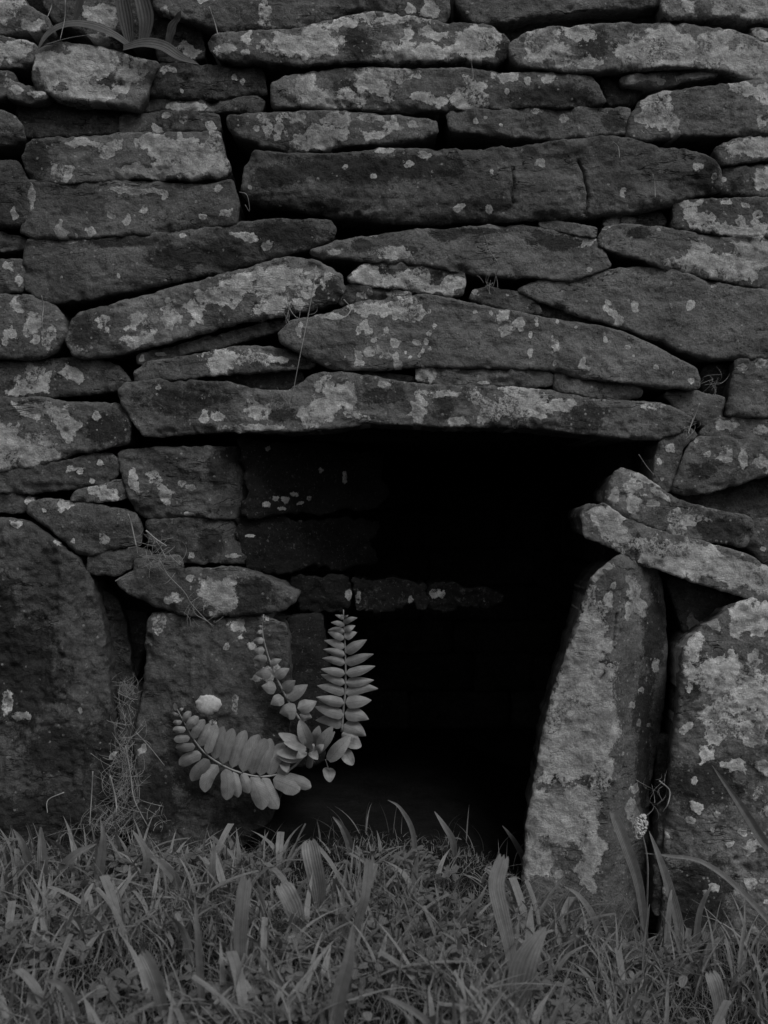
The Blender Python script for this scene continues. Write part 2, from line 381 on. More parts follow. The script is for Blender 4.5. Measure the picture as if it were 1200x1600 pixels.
stone([(-80,52),(0,57),(40,65),(56,72),(52,95),(30,102),(0,102),(-80,100)], y=-.01, tone=.11, pt=[(15,76,34,18),(-30,76,40,20)])
stone([(52,124),(58,76),(100,66),(150,72),(190,82),(215,90),(246,96),(232,124),(227,150),(214,170),(180,161),(150,157),(124,159),(90,152),(77,144),(56,137)], y=-.028, r=.022, tone=.11, li=.30, moss=.12, amp=.008, pale=.3,
      pt=[(100,110,46,34),(140,96,46,24),(205,115,22,34,15),(150,145,40,12),(190,140,22,10,-30)], dk=[(172,128,20,14)])
stone([(236,104),(262,101),(330,104),(408,105),(415,146),(385,143),(340,152),(290,151),(232,150)], y=.012, tone=.045, moss=.5, rb=.02, pt=[(262,110,14,6),(285,143,3.5,4),(365,120,5,5),(379,125,5,5)])
stone([(218,154),(262,153),(330,155),(400,151),(412,158),(408,172),(330,173),(262,171),(216,168)], y=.02, r=.005, tone=.075, pt=[(290,163,32,8)])
stone([(-80,110),(0,111),(22,117),(24,130),(10,145),(0,150),(-80,150)], y=-.005, tone=.08, pt=[(15,125,10,9)])
stone([(16,134),(26,130),(50,138),(74,142),(72,156),(40,157),(14,153)], y=-.015, r=.005, tone=.10, pt=[(58,148,15,6),(26,142,10,6)])
stone([(28,162),(78,156),(110,161),(160,165),(184,170),(184,205),(140,210),(80,214),(42,215),(30,190)], y=.03, tone=.045, moss=.5, tx=.2)
stone([(186,178),(240,176),(290,178),(340,178),(343,203),(300,204),(225,208),(188,205)], y=.012, tone=.065, moss=.35, pt=[(247,200,8,9),(288,190,7,6),(262,182,10,6),(330,198,8,6)])
stone([(-80,168),(0,171),(20,180),(32,195),(34,212),(12,220),(0,221),(-80,222)], y=-.01, r=.02, tone=.10, li=.28)
stone([(40,222),(80,215),(150,211),(230,209),(343,206),(347,230),(357,262),(350,274),(300,278),(230,277),(180,279),(112,286),(50,284),(36,250)], y=-.022, tone=.085, moss=.3, li=.28, pale=.34,
      pt=[(290,222,22,11),(335,212,13,8),(300,250,60,26),(245,225,34,12),(167,232,16,15),(345,255,9,20),(205,268,30,9),(130,222,26,8),(100,265,16,14),(250,270,60,8),(338,228,6,12)], dk=[(60,245,22,28),(330,250,5,18)])
stone([(42,286),(100,288),(180,283),(260,287),(330,287),(362,283),(372,318),(368,350),(300,358),(220,364),(150,369),(60,373),(32,362),(46,330)], y=-.016, tone=.095, moss=.24, li=.2, pale=.28, r=.014,
      pt=[(251,302,11,10),(174,334,6.5,6),(200,342,7,9.5),(223,327,6,6),(317,340,8,5),(238,297,8,7),(100,362,14,12),(143,360,8,7),(190,296,20,6),(50,310,5,20),(340,296,6,7),(354,336,10,8),(215,300,25,5)])
stone([(-80,248),(0,250),(25,252),(38,275),(47,320),(40,345),(20,352),(0,352),(-80,350)], y=-.02, r=.02, tone=.055, moss=.42, pt=[(22,335,5,10)])
stone([(-80,362),(0,364),(38,372),(40,385),(20,388),(0,390),(-80,390)], y=0.01, r=.006, tone=.08, li=.3)
stone([(38,390),(45,375),(150,371),(260,364),(350,354),(400,346),(450,345),(515,346),(523,358),(520,372),(480,386),(440,396),(400,405),(350,420),(300,432),(230,446),(150,462),(80,473),(60,465),(38,450),(36,410)], y=-.012, tone=.075, moss=.28, r=.013,
      pt=[(385,370,24,6,12),(417,383,8,6),(105,376,14,4),(286,368,7,4),(187,431,3,4)], dk=[(455,366,50,22),(290,400,55,20),(345,400,40,18),(200,378,70,8)], pale=.22)
stone([(112,500),(125,488),(170,478),(220,464),(270,450),(340,434),(400,417),(430,406),(470,402),(500,412),(530,430),(537,448),(528,470),(490,480),(440,492),(400,498),(340,510),(280,530),(220,542),(150,558),(115,556),(103,530)], y=-.026, tone=.11, moss=.2, li=.33, pale=.36, r=.018,
      pt=[(260,490,21,24),(303,484,17,14),(158,506,10,10),(350,455,45,16,-15),(425,480,34,14,-10),(470,478,14,9),(440,440,42,22,-15),(390,430,26,9,-20),(215,530,26,10,-10),(215,500,14,12),(513,432,8,7),(480,445,24,16)], dk=[(130,520,22,30),(510,455,24,22),(400,480,10,8)])
stone([(215,556),(270,543),(340,525),(440,499),(451,505),(430,515),(380,530),(340,543),(300,548),(250,562),(215,568)], y=.004, r=.005, tone=.055, moss=.35, sp=.004, pt=[(222,560,5,5),(250,553,8,3)])
stone([(212,580),(230,568),(310,555),(350,545),(400,541),(440,546),(480,560),(493,570),(440,576),(380,582),(330,584),(270,592),(212,596)], y=-.008, r=.008, tone=.09, pt=[(350,564,34,20,-12),(385,560,34,14),(420,560,34,7,8)], dk=[(455,567,30,6)])
stone([(330,590),(400,586),(468,580),(472,602),(420,610),(370,600)], y=.03, r=.006, tone=.045, moss=.5)
stone([(-80,408),(0,407),(35,406),(36,430),(34,455),(0,457),(-80,458)], y=.0001, tone=.085, r=.012, li=.3, pt=[(18,418,8,8),(30,438,5,10)])
stone([(-80,462),(0,460),(50,461),(80,475),(98,495),(104,522),(88,545),(70,558),(0,558),(-80,558)], y=-.02, r=.03, tone=.09, moss=.35, li=.36, pt=[(53,505,9,18),(75,527,9,14),(30,478,9,12),(20,525,12,12),(57,530,7,6)])
stone([(-80,565),(0,563),(100,561),(150,560),(185,575),(203,597),(180,608),(110,617),(0,622),(-80,622)], y=.012, r=.018, tone=.07, moss=.38, li=.3, pt=[(50,590,26,20),(112,588,22,14),(30,612,20,8)])
stone([(-80,625),(0,623),(70,622),(100,630),(185,631),(205,660),(200,690),(170,700),(110,708),(60,725),(0,735),(-80,738)], y=-.012, r=.018, tone=.085, moss=.3, li=.36, pale=.3,
      pt=[(10,707,74,30,3),(152,649,7,7),(95,650,26,18,40),(105,668,12,16),(45,640,24,14),(-20,700,60,40),(120,660,8,8),(80,712,18,10)], dk=[(37,708,8,12),(30,688,5,7),(170,670,34,26)])
stone([(-80,736),(0,736),(50,728),(105,721),(140,712),(175,709),(185,725),(180,742),(160,755),(100,763),(50,770),(0,768),(-80,768)], y=.004, r=.012, tone=.07, li=.32, pt=[(126,737,5,6),(157,722,5,6),(110,732,10,6),(147,752,5,4)])
stone([(118,768),(150,760),(190,750),(198,775),(180,782),(140,784),(110,780)], y=-.004, r=.008, tone=.1, pt=[(172,772,22,10),(146,766,8,7)])
stone([(-80,772),(0,772),(45,775),(50,795),(20,800),(0,798),(-80,798)], y=.006, r=.008, tone=.06, pt=[(44,782,7,8)])
stone([(45,786),(70,781),(120,785),(180,795),(210,805),(222,830),(215,850),(180,855),(145,868),(120,865),(95,840),(60,815),(40,800)], y=-.012, r=.02, tone=.07, moss=.36, li=.27, pt=[(100,788,12,7),(66,798,4,4),(162,838,8,9),(114,845,4,4),(95,797,6,4)])
stone([(-90,805),(0,810),(40,816),(85,845),(120,875),(138,908),(148,950),(158,1000),(166,1070),(178,1140),(185,1200),(180,1290),(172,1420),(-90,1420)], y=-.045, r=.03, tone=.07, moss=.34, li=.22, amp=.011, pale=.2, depth=.3, spots=8,
      vert=True, name='upright_stone', label='tall dark upright stone at the left edge', pt=[(8,1100,6,22),(30,820,12,8),(32,1120,14,10)], dk=[(30,1050,70,90),(0,970,34,80),(100,1170,60,40),(60,1290,110,50),(170,1200,20,90)])
stone([(138,872),(180,861),(215,857),(240,868),(210,880),(185,898),(140,895)], y=.0, r=.007, tone=.06, moss=.4)
stone([(145,912),(185,940),(198,1000),(205,1062),(190,1085),(165,1060),(150,960)], y=.07, tone=.05, moss=.45, pt=[(172,1043,4,5)])
def turn(px, py): return np.clip(px - 335 - 6 * np.sin(py * .06), 0, 200) * .0019
stone([(185,706),(240,701),(300,699),(345,700),(395,694),(432,700),(446,730),(438,768),(444,796),(400,808),(350,809),(300,806),(240,810),(212,800),(200,770),(190,735)], y=-.004, r=.012, tone=.07, moss=.33, li=.27, amp=.008, face=turn, depth=.34,
      pt=[(288,752,9,9),(298,762,6,5),(245,742,12,9),(260,775,12,8),(256,760,8,8),(262,785,7,6),(295,803,9,5),(212,750,8,16),(405,780,3,3)], dk=[(340,735,16,30),(420,750,40,60),(370,710,30,14)])  # patches at the right end paint its fade into the dark hollow
stone([(228,815),(288,811),(350,813),(400,812),(440,816),(446,850),(440,884),(388,882),(340,878),(290,879),(252,872),(232,842)], y=-.002, r=.010, tone=.06, moss=.36, amp=.008, face=turn, depth=.34, pt=[(297,869,5,6),(395,838,9,3),(360,870,12,3)], dk=[(420,850,40,40),(330,850,20,24)])  # right-hand patch paints the shade where the end turns inward
stone([(212,876),(245,868),(282,870),(284,889),(240,905),(212,905)], y=-.005, r=.010, tone=.085, moss=.3)
stone([(180,908),(215,892),(283,890),(366,888),(395,897),(440,918),(462,935),(445,952),(395,959),(333,964),(290,961),(240,946),(205,930)], y=-.045, r=.012, rb=.02, tone=.085, li=.27, pale=.3, pt=[(335,928,30,22),(296,903,6,5),(270,935,14,8)], dk=[(400,930,30,26)])
stone([(238,960),(300,964),(345,969),(410,964),(445,978),(452,1050),(450,1150),(443,1230),(420,1280),(380,1320),(330,1350),(280,1420),(215,1420),(205,1250),(212,1150),(225,1070),(228,1000),(232,970)], y=-.03, r=.022, tone=.068, moss=.31, amp=.009, depth=.3, spots=10, pale=.26,
      vert=True, name='upright_stone', label='squat upright stone behind the drooping fern frond', pt=[(254,970,16,14),(368,1100,6,14),(370,980,16,16)], dk=[(300,1180,40,80),(250,1260,30,60),(400,1290,60,40),(430,1150,20,90)])

# --- middle
stone([(326,66),(340,56),(400,50),(470,45),(500,38),(540,28),(585,20),(620,24),(680,32),(760,38),(785,55),(796,64),(790,86),(775,98),(740,93),(690,92),(640,93),(560,95),(470,99),(400,97),(345,90),(330,80)], y=-.018, tone=.09, moss=.2, li=.32, pale=.3,
      pt=[(430,75,24,24),(480,72,60,24,-8),(387,62,10,11),(382,85,8,5),(665,85,70,12),(640,58,10,14),(640,90,60,6),(740,72,28,26,-20),(610,30,60,10),(350,78,14,10),(770,62,12,14),(720,80,22,12),(530,40,30,8),(680,50,20,12)], dk=[(560,70,24,24),(785,80,12,20)])
stone([(628,-40),(700,-40),(702,20),(690,33),(660,28),(622,22),(630,0)], y=.004, tone=.09, pt=[(668,12,18,12),(640,14,8,8)])
stone([(713,-70),(1030,-70),(1034,3),(1000,11),(905,15),(840,23),(790,33),(745,35),(728,20),(712,0)], y=-.01, rb=.015, tone=.10, moss=.25, pale=.25, pt=[(730,18,3,3)])
stone([(700,38),(785,40),(850,27),(940,16),(1032,12),(1036,30),(1010,36),(940,40),(860,42),(800,60),(720,45)], y=.05, r=.008, tone=.05, moss=.4)
stone([(1033,-60),(1320,-60),(1320,28),(1200,29),(1140,25),(1090,25),(1045,29),(1033,15)], y=-.02, tone=.17, moss=.08, li=.44, pale=.5, spots=6, pt=[(1165,-10,90,24),(1076,12,8,9),(1185,22,30,12),(1036,15,5,10)])
stone([(796,66),(825,52),(860,44),(900,40),(960,39),(1010,36),(1070,36),(1125,43),(1165,55),(1190,68),(1320,78),(1320,142),(1190,127),(1150,112),(1105,103),(1060,102),(1000,106),(935,110),(890,110),(850,103),(810,97),(798,85)], y=-.024, r=.012, tone=.125, moss=.12, li=.38, pale=.45,
      pt=[(848,66,22,28),(882,90,20,16),(905,50,28,14),(990,82,40,26),(1040,55,24,20),(1080,75,70,20),(1150,92,60,20),(1220,100,80,36),(920,98,20,9),(1100,90,80,10),(1055,90,40,20),(1130,55,24,10)], dk=[(930,72,28,20)])
stone([(1172,45),(1320,48),(1320,74),(1195,66),(1180,60)], y=.0001, r=.005, tone=.1, pt=[(1190,55,14,9)])
stone([(425,165),(425,132),(450,118),(500,111),(550,106),(640,109),(720,109),(800,113),(870,113),(920,117),(935,135),(945,160),(900,164),(820,165),(760,169),(700,169),(620,169),(560,166),(490,164)], y=-.014, tone=.095, moss=.22, li=.26,
      pt=[(478,135,28,22),(500,150,40,16),(548,155,20,12),(580,125,36,18),(600,145,14,18),(620,115,34,10),(660,155,22,14),(725,155,26,16),(752,145,12,22),(733,128,12,12),(795,118,18,9),(826,124,6,8),(855,125,12,10),(755,158,10,10),(688,155,10,9),(792,143,4,4)], dk=[(860,150,60,18),(540,140,20,16)])
stone([(940,125),(968,118),(975,136),(1004,140),(990,160),(950,165)], y=.03, r=.008, tone=.04, moss=.5)
stone([(970,122),(1000,117),(1060,113),(1100,108),(1122,113),(1118,119),(1070,126),(1040,131),(1000,133),(975,132)], y=.002, r=.005, tone=.10, sp=.004, pt=[(1090,117,34,6,-6),(1005,122,26,7),(1032,126,8,4)])
stone([(981,212),(985,185),(1000,160),(1025,146),(1060,139),(1110,135),(1150,131),(1195,126),(1320,130),(1320,208),(1200,207),(1130,210),(1060,210),(1020,218),(990,216)], y=-.028, r=.018, tone=.10, moss=.2, pale=.2,
      pt=[(1022,172,26,20,-30),(1040,160,16,20),(1047,188,12,18),(1000,185,12,8),(1170,142,28,14,-5),(1190,190,9,10,-40),(1210,150,30,24)])
stone([(356,182),(380,178),(450,176),(550,176),(620,181),(680,187),(684,205),(660,214),(600,220),(550,224),(500,232),(450,234),(410,225),(370,210),(357,200)], y=-.016, tone=.085, moss=.25, li=.30,
      pt=[(512,212,46,18,-5),(590,210,24,9),(437,202,8,12),(450,184,26,8),(530,186,26,9),(618,192,14,12),(646,192,8,7),(410,188,12,10),(458,220,10,10),(416,202,8,8),(485,200,14,12),(400,200,6,6),(480,226,22,8),(580,184,24,5)], dk=[(370,190,12,12)])
stone([(700,177),(760,173),(850,169),(930,168),(985,169),(982,185),(980,207),(920,210),(860,214),(790,210),(740,205),(704,203)], y=-.006, tone=.095, moss=.25, pt=[(742,189,4,4),(783,195,3,3),(882,184,8,7),(840,172,10,4),(758,185,3,3)], dk=[(960,190,20,16)])
stone([(378,300),(385,262),(397,236),(440,242),(520,242),(570,237),(600,232),(680,234),(740,234),(820,228),(900,217),(950,214),(985,215),(1010,224),(1060,234),(1100,240),(1125,264),(1128,295),(1090,302),(1050,318),(1000,328),(930,336),(870,340),(800,342),(740,341),(660,346),(600,343),(540,336),(470,328),(420,320),(385,308)], y=-.035, r=.014, rb=.05, tone=.075, moss=.30, amp=.0075, depth=.3, pale=.27,
      cracks=[[(903,250),(913,268),(914,285),(919,300),(917,332)],[(800,262),(803,285),(799,305),(803,318)]], label='largest long stone in the wall, cracked near its right end',
      pt=[(720,326,10,8),(764,327,5,7),(767,270,3,6),(602,236,18,6),(662,242,14,5),(391,293,4,3),(584,275,6,5),(540,262,5,5),(1115,275,4,4)], dk=[(560,265,130,22),(440,275,50,20),(640,262,90,20),(1105,275,20,30),(480,322,90,12),(760,318,40,12)], spots=4)
stone([(483,392),(530,378),(590,367),(640,361),(700,359),(760,354),(820,356),(870,363),(930,374),(945,395),(955,415),(920,430),(890,437),(840,433),(780,430),(720,424),(680,416),(640,410),(590,407),(540,402),(500,398)], y=-.014, tone=.105, moss=.16, pale=.24,
      pt=[(523,393,10,6),(580,364,12,5),(610,395,26,10),(630,400,14,6),(922,378,12,10,-20),(910,370,12,4),(921,422,4,4)], dk=[(565,385,16,10),(635,392,16,8),(700,366,30,12),(870,378,40,14),(840,366,10,6),(750,362,60,5)])
stone([(543,436),(563,416),(590,411),(650,414),(680,420),(724,425),(726,440),(722,460),(670,457),(630,450),(590,445)], y=-.01, r=.007, tone=.09, li=.32, pt=[(570,430,26,16),(640,434,40,14),(710,448,18,16),(605,438,20,8),(665,450,34,7)], dk=[(598,424,12,10),(683,430,10,8)])
stone([(520,452),(560,446),(590,446),(620,452),(645,460),(600,467),(560,470),(530,472)], y=.004, r=.006, tone=.08, pt=[(568,462,8,6),(578,456,4,4),(559,459,3,3),(533,458,3,9),(620,458,16,5)])
stone([(846,342),(880,349),(932,357),(930,371),(890,364),(845,353)], y=-.012, r=.0035, tone=.095, sp=.004)
stone([(945,340),(990,331),(1030,334),(1040,341),(1038,352),(1000,351),(943,354)], y=.01, r=.007, tone=.06, moss=.4, pt=[(968,342,24,8),(955,352,16,4)])
stone([(934,372),(945,358),(975,353),(1030,357),(1090,366),(1200,372),(1320,376),(1320,458),(1200,449),(1140,438),(1095,428),(1040,420),(1000,405),(960,392),(938,385)], y=-.016, tone=.095, moss=.24, pale=.3,
      pt=[(1095,402,30,20),(1060,411,26,7,5),(1125,415,24,14),(1160,422,18,20),(1175,385,30,14),(1200,395,50,22),(948,355,14,4,-20),(1030,359,4,3),(1140,435,30,5)], dk=[(1000,365,30,10)])
stone([(808,452),(845,439),(912,435),(945,424),(990,419),(1030,419),(1070,427),(1110,440),(1160,449),(1200,454),(1320,462),(1320,552),(1200,556),(1120,560),(1085,553),(1060,545),(1040,532),(1010,525),(975,510),(940,500),(905,492),(885,484),(850,470)], y=-.008, r=.012, tone=.105, moss=.13, amp=.004, pale=.16, li=.12,
      label='smooth dark grey stone with almost no lichen on the right', pt=[(967,500,8,9,40),(993,477,7,9),(1078,475,6,9),(1115,445,4,4),(950,473,5,5),(955,488,14,6,40)])
stone([(740,452),(770,450),(810,458),(840,475),(846,489),(810,486),(770,477),(735,466)], y=.003, r=.007, tone=.07, moss=.35, pt=[(742,455,5,6),(794,461,4,2)])
stone([(846,462),(885,484),(905,492),(935,498),(920,506),(870,497),(846,490)], y=.02, r=.004, tone=.05, moss=.5, sp=.004)
stone([(436,520),(460,503),(510,492),(560,475),(610,465),(660,462),(700,468),(760,480),(810,489),(870,501),(930,509),(975,521),(1010,536),(1050,556),(1088,576),(1093,605),(1050,606),(1000,598),(950,592),(900,586),(860,576),(800,573),(740,573),(680,570),(640,572),(580,577),(520,574),(490,562),(460,545),(440,535)], y=-.034, r=.016, tone=.118, moss=.16, li=.14, pale=.17, depth=.3,
      label='lens shaped stone dotted with small round pale lichens',
      pt=[(605,480,50,11,-5),(575,478,30,8),(640,488,22,9),(570,505,7,7),(577,517,8,8),(560,516,4,8),(561,560,8,13),(576,548,8,8),(590,545,10,8),(585,530,5,5),(601,557,8,8),(617,540,6,6),(605,516,4,5),(600,524,3,3),(620,568,9,8),(618,556,5,6),(618,534,7,7),(640,558,3,3),(655,556,3,4),(652,535,6,6),(634,550,3,3),(648,484,13,15),(655,494,8,6),(671,486,4,5),(661,490,5,5),(622,485,6,8),(615,497,4,4),(680,508,4,5),(672,520,5,6),(666,534,4,6),(660,548,3,5),(662,572,3,4),(671,545,3,4),(744,487,4,4),(768,489,3,4),(786,491,9,8),(795,515,10,11),(813,510,9,9),(829,522,4,6),(828,551,5,8),(838,498,4,3),(840,507,3,3),(872,503,3,4),(870,535,9,9),(900,512,3,3),(866,568,3,4),(910,568,8,10),(916,576,6,5),(946,532,4,5),(980,541,5,4),(1080,597,7,6),(468,515,5,12),(520,495,18,5),(512,568,6,3),(990,555,3,3),(1050,582,2.5,2.5),(514,545,2,2),(540,557,2,2),(500,493,12,4),(1025,575,5,4)])
stone([(530,580),(582,584),(645,590),(650,594),(600,596),(550,590)], y=.012, r=.003, tone=.05, sp=.004)
stone([(651,572),(680,571),(740,577),(800,576),(850,580),(862,586),(860,602),(800,603),(740,601),(676,600),(652,592)], y=-.010, r=.006, tone=.085, moss=.22, pt=[(666,586,17,15),(756,599,9,4),(712,577,6,3)])
stone([(868,583),(900,581),(960,589),(998,597),(1002,618),(975,624),(930,621),(868,609)], y=-.006, r=.008, tone=.11, li=.32, pale=.35)
stone([(185,610),(195,601),(240,596),(300,596),(350,599),(400,609),(450,613),(470,601),(490,586),(530,582),(580,590),(640,600),(700,604),(800,606),(860,612),(920,624),(980,628),(1030,630),(1060,642),(1086,656),(1075,668),(1030,685),(960,682),(900,674),(850,668),(780,665),(690,665),(620,661),(570,660),(520,668),(450,672),(340,673),(240,681),(222,678),(205,650),(190,630)], y=-.040, r=.014, rb=.012, tone=.09, moss=.27, li=.35, pale=.42, amp=.0065, depth=.45,
      name='lintel_stone', label='long lintel stone bridging the top of the dark hollow',
      pt=[(344,651,10,8),(320,655,9,9,40),(247,606,3,3),(400,640,16,12),(520,625,34,24,-10),(500,650,22,14),(560,648,14,8),(810,630,36,24),(760,640,16,26),(655,640,14,20),(870,630,30,16),(715,660,16,7),(540,605,14,7),(805,660,6,8),(690,615,30,6),(1028,634,24,8),(845,645,10,10),(480,640,14,20),(400,668,50,5),(600,600,10,5),(740,620,14,10)], dk=[(690,640,20,18),(910,650,40,20),(600,620,30,14),(280,625,70,20),(440,650,24,12)])

# --- right side
stone([(1118,233),(1150,219),(1200,214),(1320,211),(1320,248),(1200,248),(1160,252),(1126,257)], y=-.016, tone=.09, li=.36, pt=[(1165,235,40,16,-8),(1220,230,50,18)])
stone([(1130,263),(1160,262),(1200,255),(1320,251),(1320,304),(1200,304),(1150,300),(1128,296)], y=-.012, tone=.09, moss=.22, pt=[(1190,280,15,18,-30),(1205,270,20,20),(1131,279,4,4)])
stone([(1053,317),(1090,313),(1150,311),(1200,309),(1320,309),(1320,372),(1200,369),(1130,364),(1052,354),(1054,335)], y=-.024, tone=.075, moss=.28, li=.36, spots=10,
      pt=[(1070,318,10,7),(1085,332,12,10),(1095,346,16,10),(1080,344,8,8),(1115,357,30,8),(1160,362,46,7),(1160,350,9,9),(1163,320,9,8),(1185,335,10,7),(1115,342,4,4),(1115,350,5,5),(1135,316,10,4),(1190,352,12,8)])
stone([(1152,563),(1200,562),(1320,562),(1320,650),(1200,652),(1136,650),(1142,620),(1146,590)], y=-.014, r=.016, tone=.09, moss=.25, pt=[(1160,575,8,7),(1190,567,8,6)])
stone([(1040,614),(1075,611),(1134,620),(1130,650),(1140,655),(1100,668),(1086,654),(1060,640)], y=.006, r=.012, tone=.11, li=.34, pale=.38, moss=.2)
stone([(1115,657),(1150,653),(1200,656),(1320,660),(1320,698),(1200,694),(1150,690),(1095,680),(1105,667)], y=-.008, r=.010, tone=.10, li=.37, pale=.36, pt=[(1135,667,18,9),(1190,672,14,7)])
stone([(1100,575),(1150,566),(1144,610),(1120,618),(1098,606)], y=.06, r=.01, tone=.04, moss=.5)
stone([(1033,690),(1050,670),(1080,672),(1088,680),(1066,700),(1060,725),(1045,768),(1022,752),(1027,715)], y=-.03, r=.010, tone=.08, moss=.33, amp=.006, pt=[(1050,700,9,11),(1030,722,4,6),(1036,748,3,3)])
stone([(1092,682),(1120,684),(1180,690),(1200,697),(1320,700),(1320,742),(1200,742),(1150,755),(1110,768),(1080,772),(1050,768),(1064,730),(1073,702)], y=-.03, r=.014, rb=.02, tone=.085, moss=.3, li=.32, pt=[(1132,710,14,10),(1160,718,7,18),(1104,710,5,4),(1088,689,4,4),(1195,728,14,10)], dk=[(1100,735,20,14)])
stone([(1050,772),(1110,770),(1150,757),(1200,746),(1320,746),(1320,840),(1190,835),(1170,808),(1100,797)], y=.03, r=.02, tone=.045, moss=.45)
stone([(1160,835),(1165,820),(1185,811),(1320,815),(1320,905),(1205,888),(1185,865),(1163,850)], y=-.03, r=.014, tone=.085, li=.3, pt=[(1192,858,5,5)])
stone([(948,783),(950,757),(963,737),(973,732),(1000,743),(1033,767),(1060,783),(1107,797),(1170,808),(1177,830),(1165,853),(1120,846),(1067,840),(1033,828),(987,810),(957,793)], y=-.06, taper=3, r=.010, tone=.095, moss=.22, li=.31, pale=.3,
      label='tilted slab jutting over the right side of the hollow, the upper one', pt=[(988,763,15,13),(1064,804,18,14,10),(1012,750,30,5,25),(1056,828,16,9),(990,790,12,14),(1018,786,12,5),(958,775,8,14),(1030,772,20,5,30),(1090,808,20,5,10)], dk=[(1130,830,40,20),(1100,820,16,14)])
stone([(911,800),(917,790),(945,789),(980,813),(1033,832),(1077,843),(1133,857),(1173,870),(1215,893),(1250,915),(1300,950),(1250,960),(1200,940),(1177,933),(1133,923),(1083,907),(1033,890),(1000,880),(980,867),(947,850),(915,838),(913,820)], y=-.085, taper=3, r=.010, tone=.11, moss=.14, li=.36, pale=.34,
      label='tilted slab jutting over the right side of the hollow, the lower one', pt=[(950,820,38,22,25),(975,850,20,14),(1012,862,16,26),(1080,870,60,24,14),(1140,893,60,26,14),(1190,905,40,24),(930,800,18,9),(1055,885,40,12,15),(1240,930,40,20)], dk=[(997,855,6,26),(1036,862,10,22)])
stone([(1045,905),(1100,918),(1175,938),(1140,952),(1100,980),(1075,1002),(1062,960)], y=.03, r=.01, tone=.055, moss=.4, pt=[(1082,975,10,14)])
def ridge(px, py):
    rx = 962 - (py - 880) * .028
    return np.where(px > rx, (px - rx) * .0013, (rx - px) * .00022)
stone([(885,1040),(910,960),(927,907),(937,892),(960,876),(977,869),(1000,880),(1042,890),(1056,915),(1064,960),(1067,1020),(1064,1100),(1047,1200),(1032,1250),(1036,1330),(1030,1400),(1010,1540),(812,1540),(820,1400),(825,1340),(830,1280),(840,1230),(850,1167),(862,1110)], y=-.13, r=.018, tone=.10, moss=.22, li=.30, amp=.006, pale=.3, depth=.35, taper=5, face=ridge, spots=26,
      vert=True, name='upright_stone', label='leaning upright stone with a bright lichened face at the right of the hollow',
      cracks=[[(966,960),(962,985),(960,1010)],[(946,1052),(940,1064)]],
      pt=[(874,1120,16,50,12),(858,1180,14,44),(838,1280,14,60),(898,1030,14,50,15),(920,945,10,30,15),(832,1350,10,30),(925,1000,24,36),(912,1010,20,70,12),(920,1125,46,90,6),(905,1180,40,40),(885,1285,54,50),(870,1260,30,26),(925,1330,22,60),(845,1360,26,24),(855,1250,14,20),(905,1250,40,14),(960,916,5,6),(953,940,8,12),(995,905,15,9),(1015,955,14,16),(940,885,20,7),(990,960,9,14),(1043,1048,7,9),(1045,1058,5,5),(1015,1087,7,4),(1000,1285,14,20),(1005,1275,10,10),(925,1360,20,24),(1008,1245,9,8),(925,1385,14,10),(1000,930,14,8),(950,1010,14,12),(1010,1140,6,5),(935,900,8,10),(895,1090,24,40),(940,1200,14,50)],
      dk=[(935,1225,26,10),(872,1210,12,26),(885,1200,20,20),(1040,1000,24,70),(1020,1200,14,70),(917,1310,7,7),(928,1248,6,8),(945,1040,16,10),(1020,1120,20,60)])  # patches right of the ridge paint the shade of the turned-away face
stone([(1067,1040),(1068,1017),(1093,987),(1117,973),(1147,947),(1173,937),(1200,933),(1330,930),(1330,1580),(1030,1580),(1045,1300),(1052,1200),(1062,1100)], y=-.12, r=.024, tone=.105, moss=.18, li=.33, amp=.009, pale=.3, depth=.35, taper=4, spots=46, big=0,
      vert=True, name='upright_stone', label='broad pale speckled upright stone at the right edge',
      pt=[(1175,962,30,28),(1185,985,22,10),(1082,1020,14,30,20),(1075,1050,10,28),(1140,1060,50,40),(1180,1085,40,40),(1110,1110,30,16),(1130,1130,34,20),(1170,1150,24,14),(1180,1140,14,20),(1120,1150,20,12),(1105,1180,14,14),(1195,1200,20,12),(1150,1200,16,10),(1182,1238,9,10),(1083,1220,8,9),(1120,1272,5,5),(1112,1295,4,5),(1168,1325,9,14),(1182,1315,10,12),(1150,1392,5,5),(1170,1380,10,12),(1180,1450,10,8),(1195,1265,10,12)],
      dk=[(1100,1230,60,40),(1090,1400,50,60),(1080,1080,14,14)])

stone([(184,1075),(214,1082),(220,1130),(212,1175),(188,1178)], y=.015, r=.012, tone=.05, moss=.42)
stone([(182,1180),(212,1184),(212,1240),(206,1300),(176,1300)], y=-.005, r=.012, tone=.045, moss=.42)
stone([(196,955),(228,962),(226,1000),(212,1060),(200,1062)], y=.12, r=.01, tone=.03, moss=.45)

stone([(1030,1150),(1075,1150),(1070,1300),(1064,1460),(1018,1460),(1024,1300)], y=.0, r=.01, tone=.045, moss=.4)
stone([(1036,1270),(1058,1262),(1062,1330),(1052,1420),(1022,1430),(1026,1340)], y=-.10, r=.01, tone=.055, moss=.4, depth=.1)
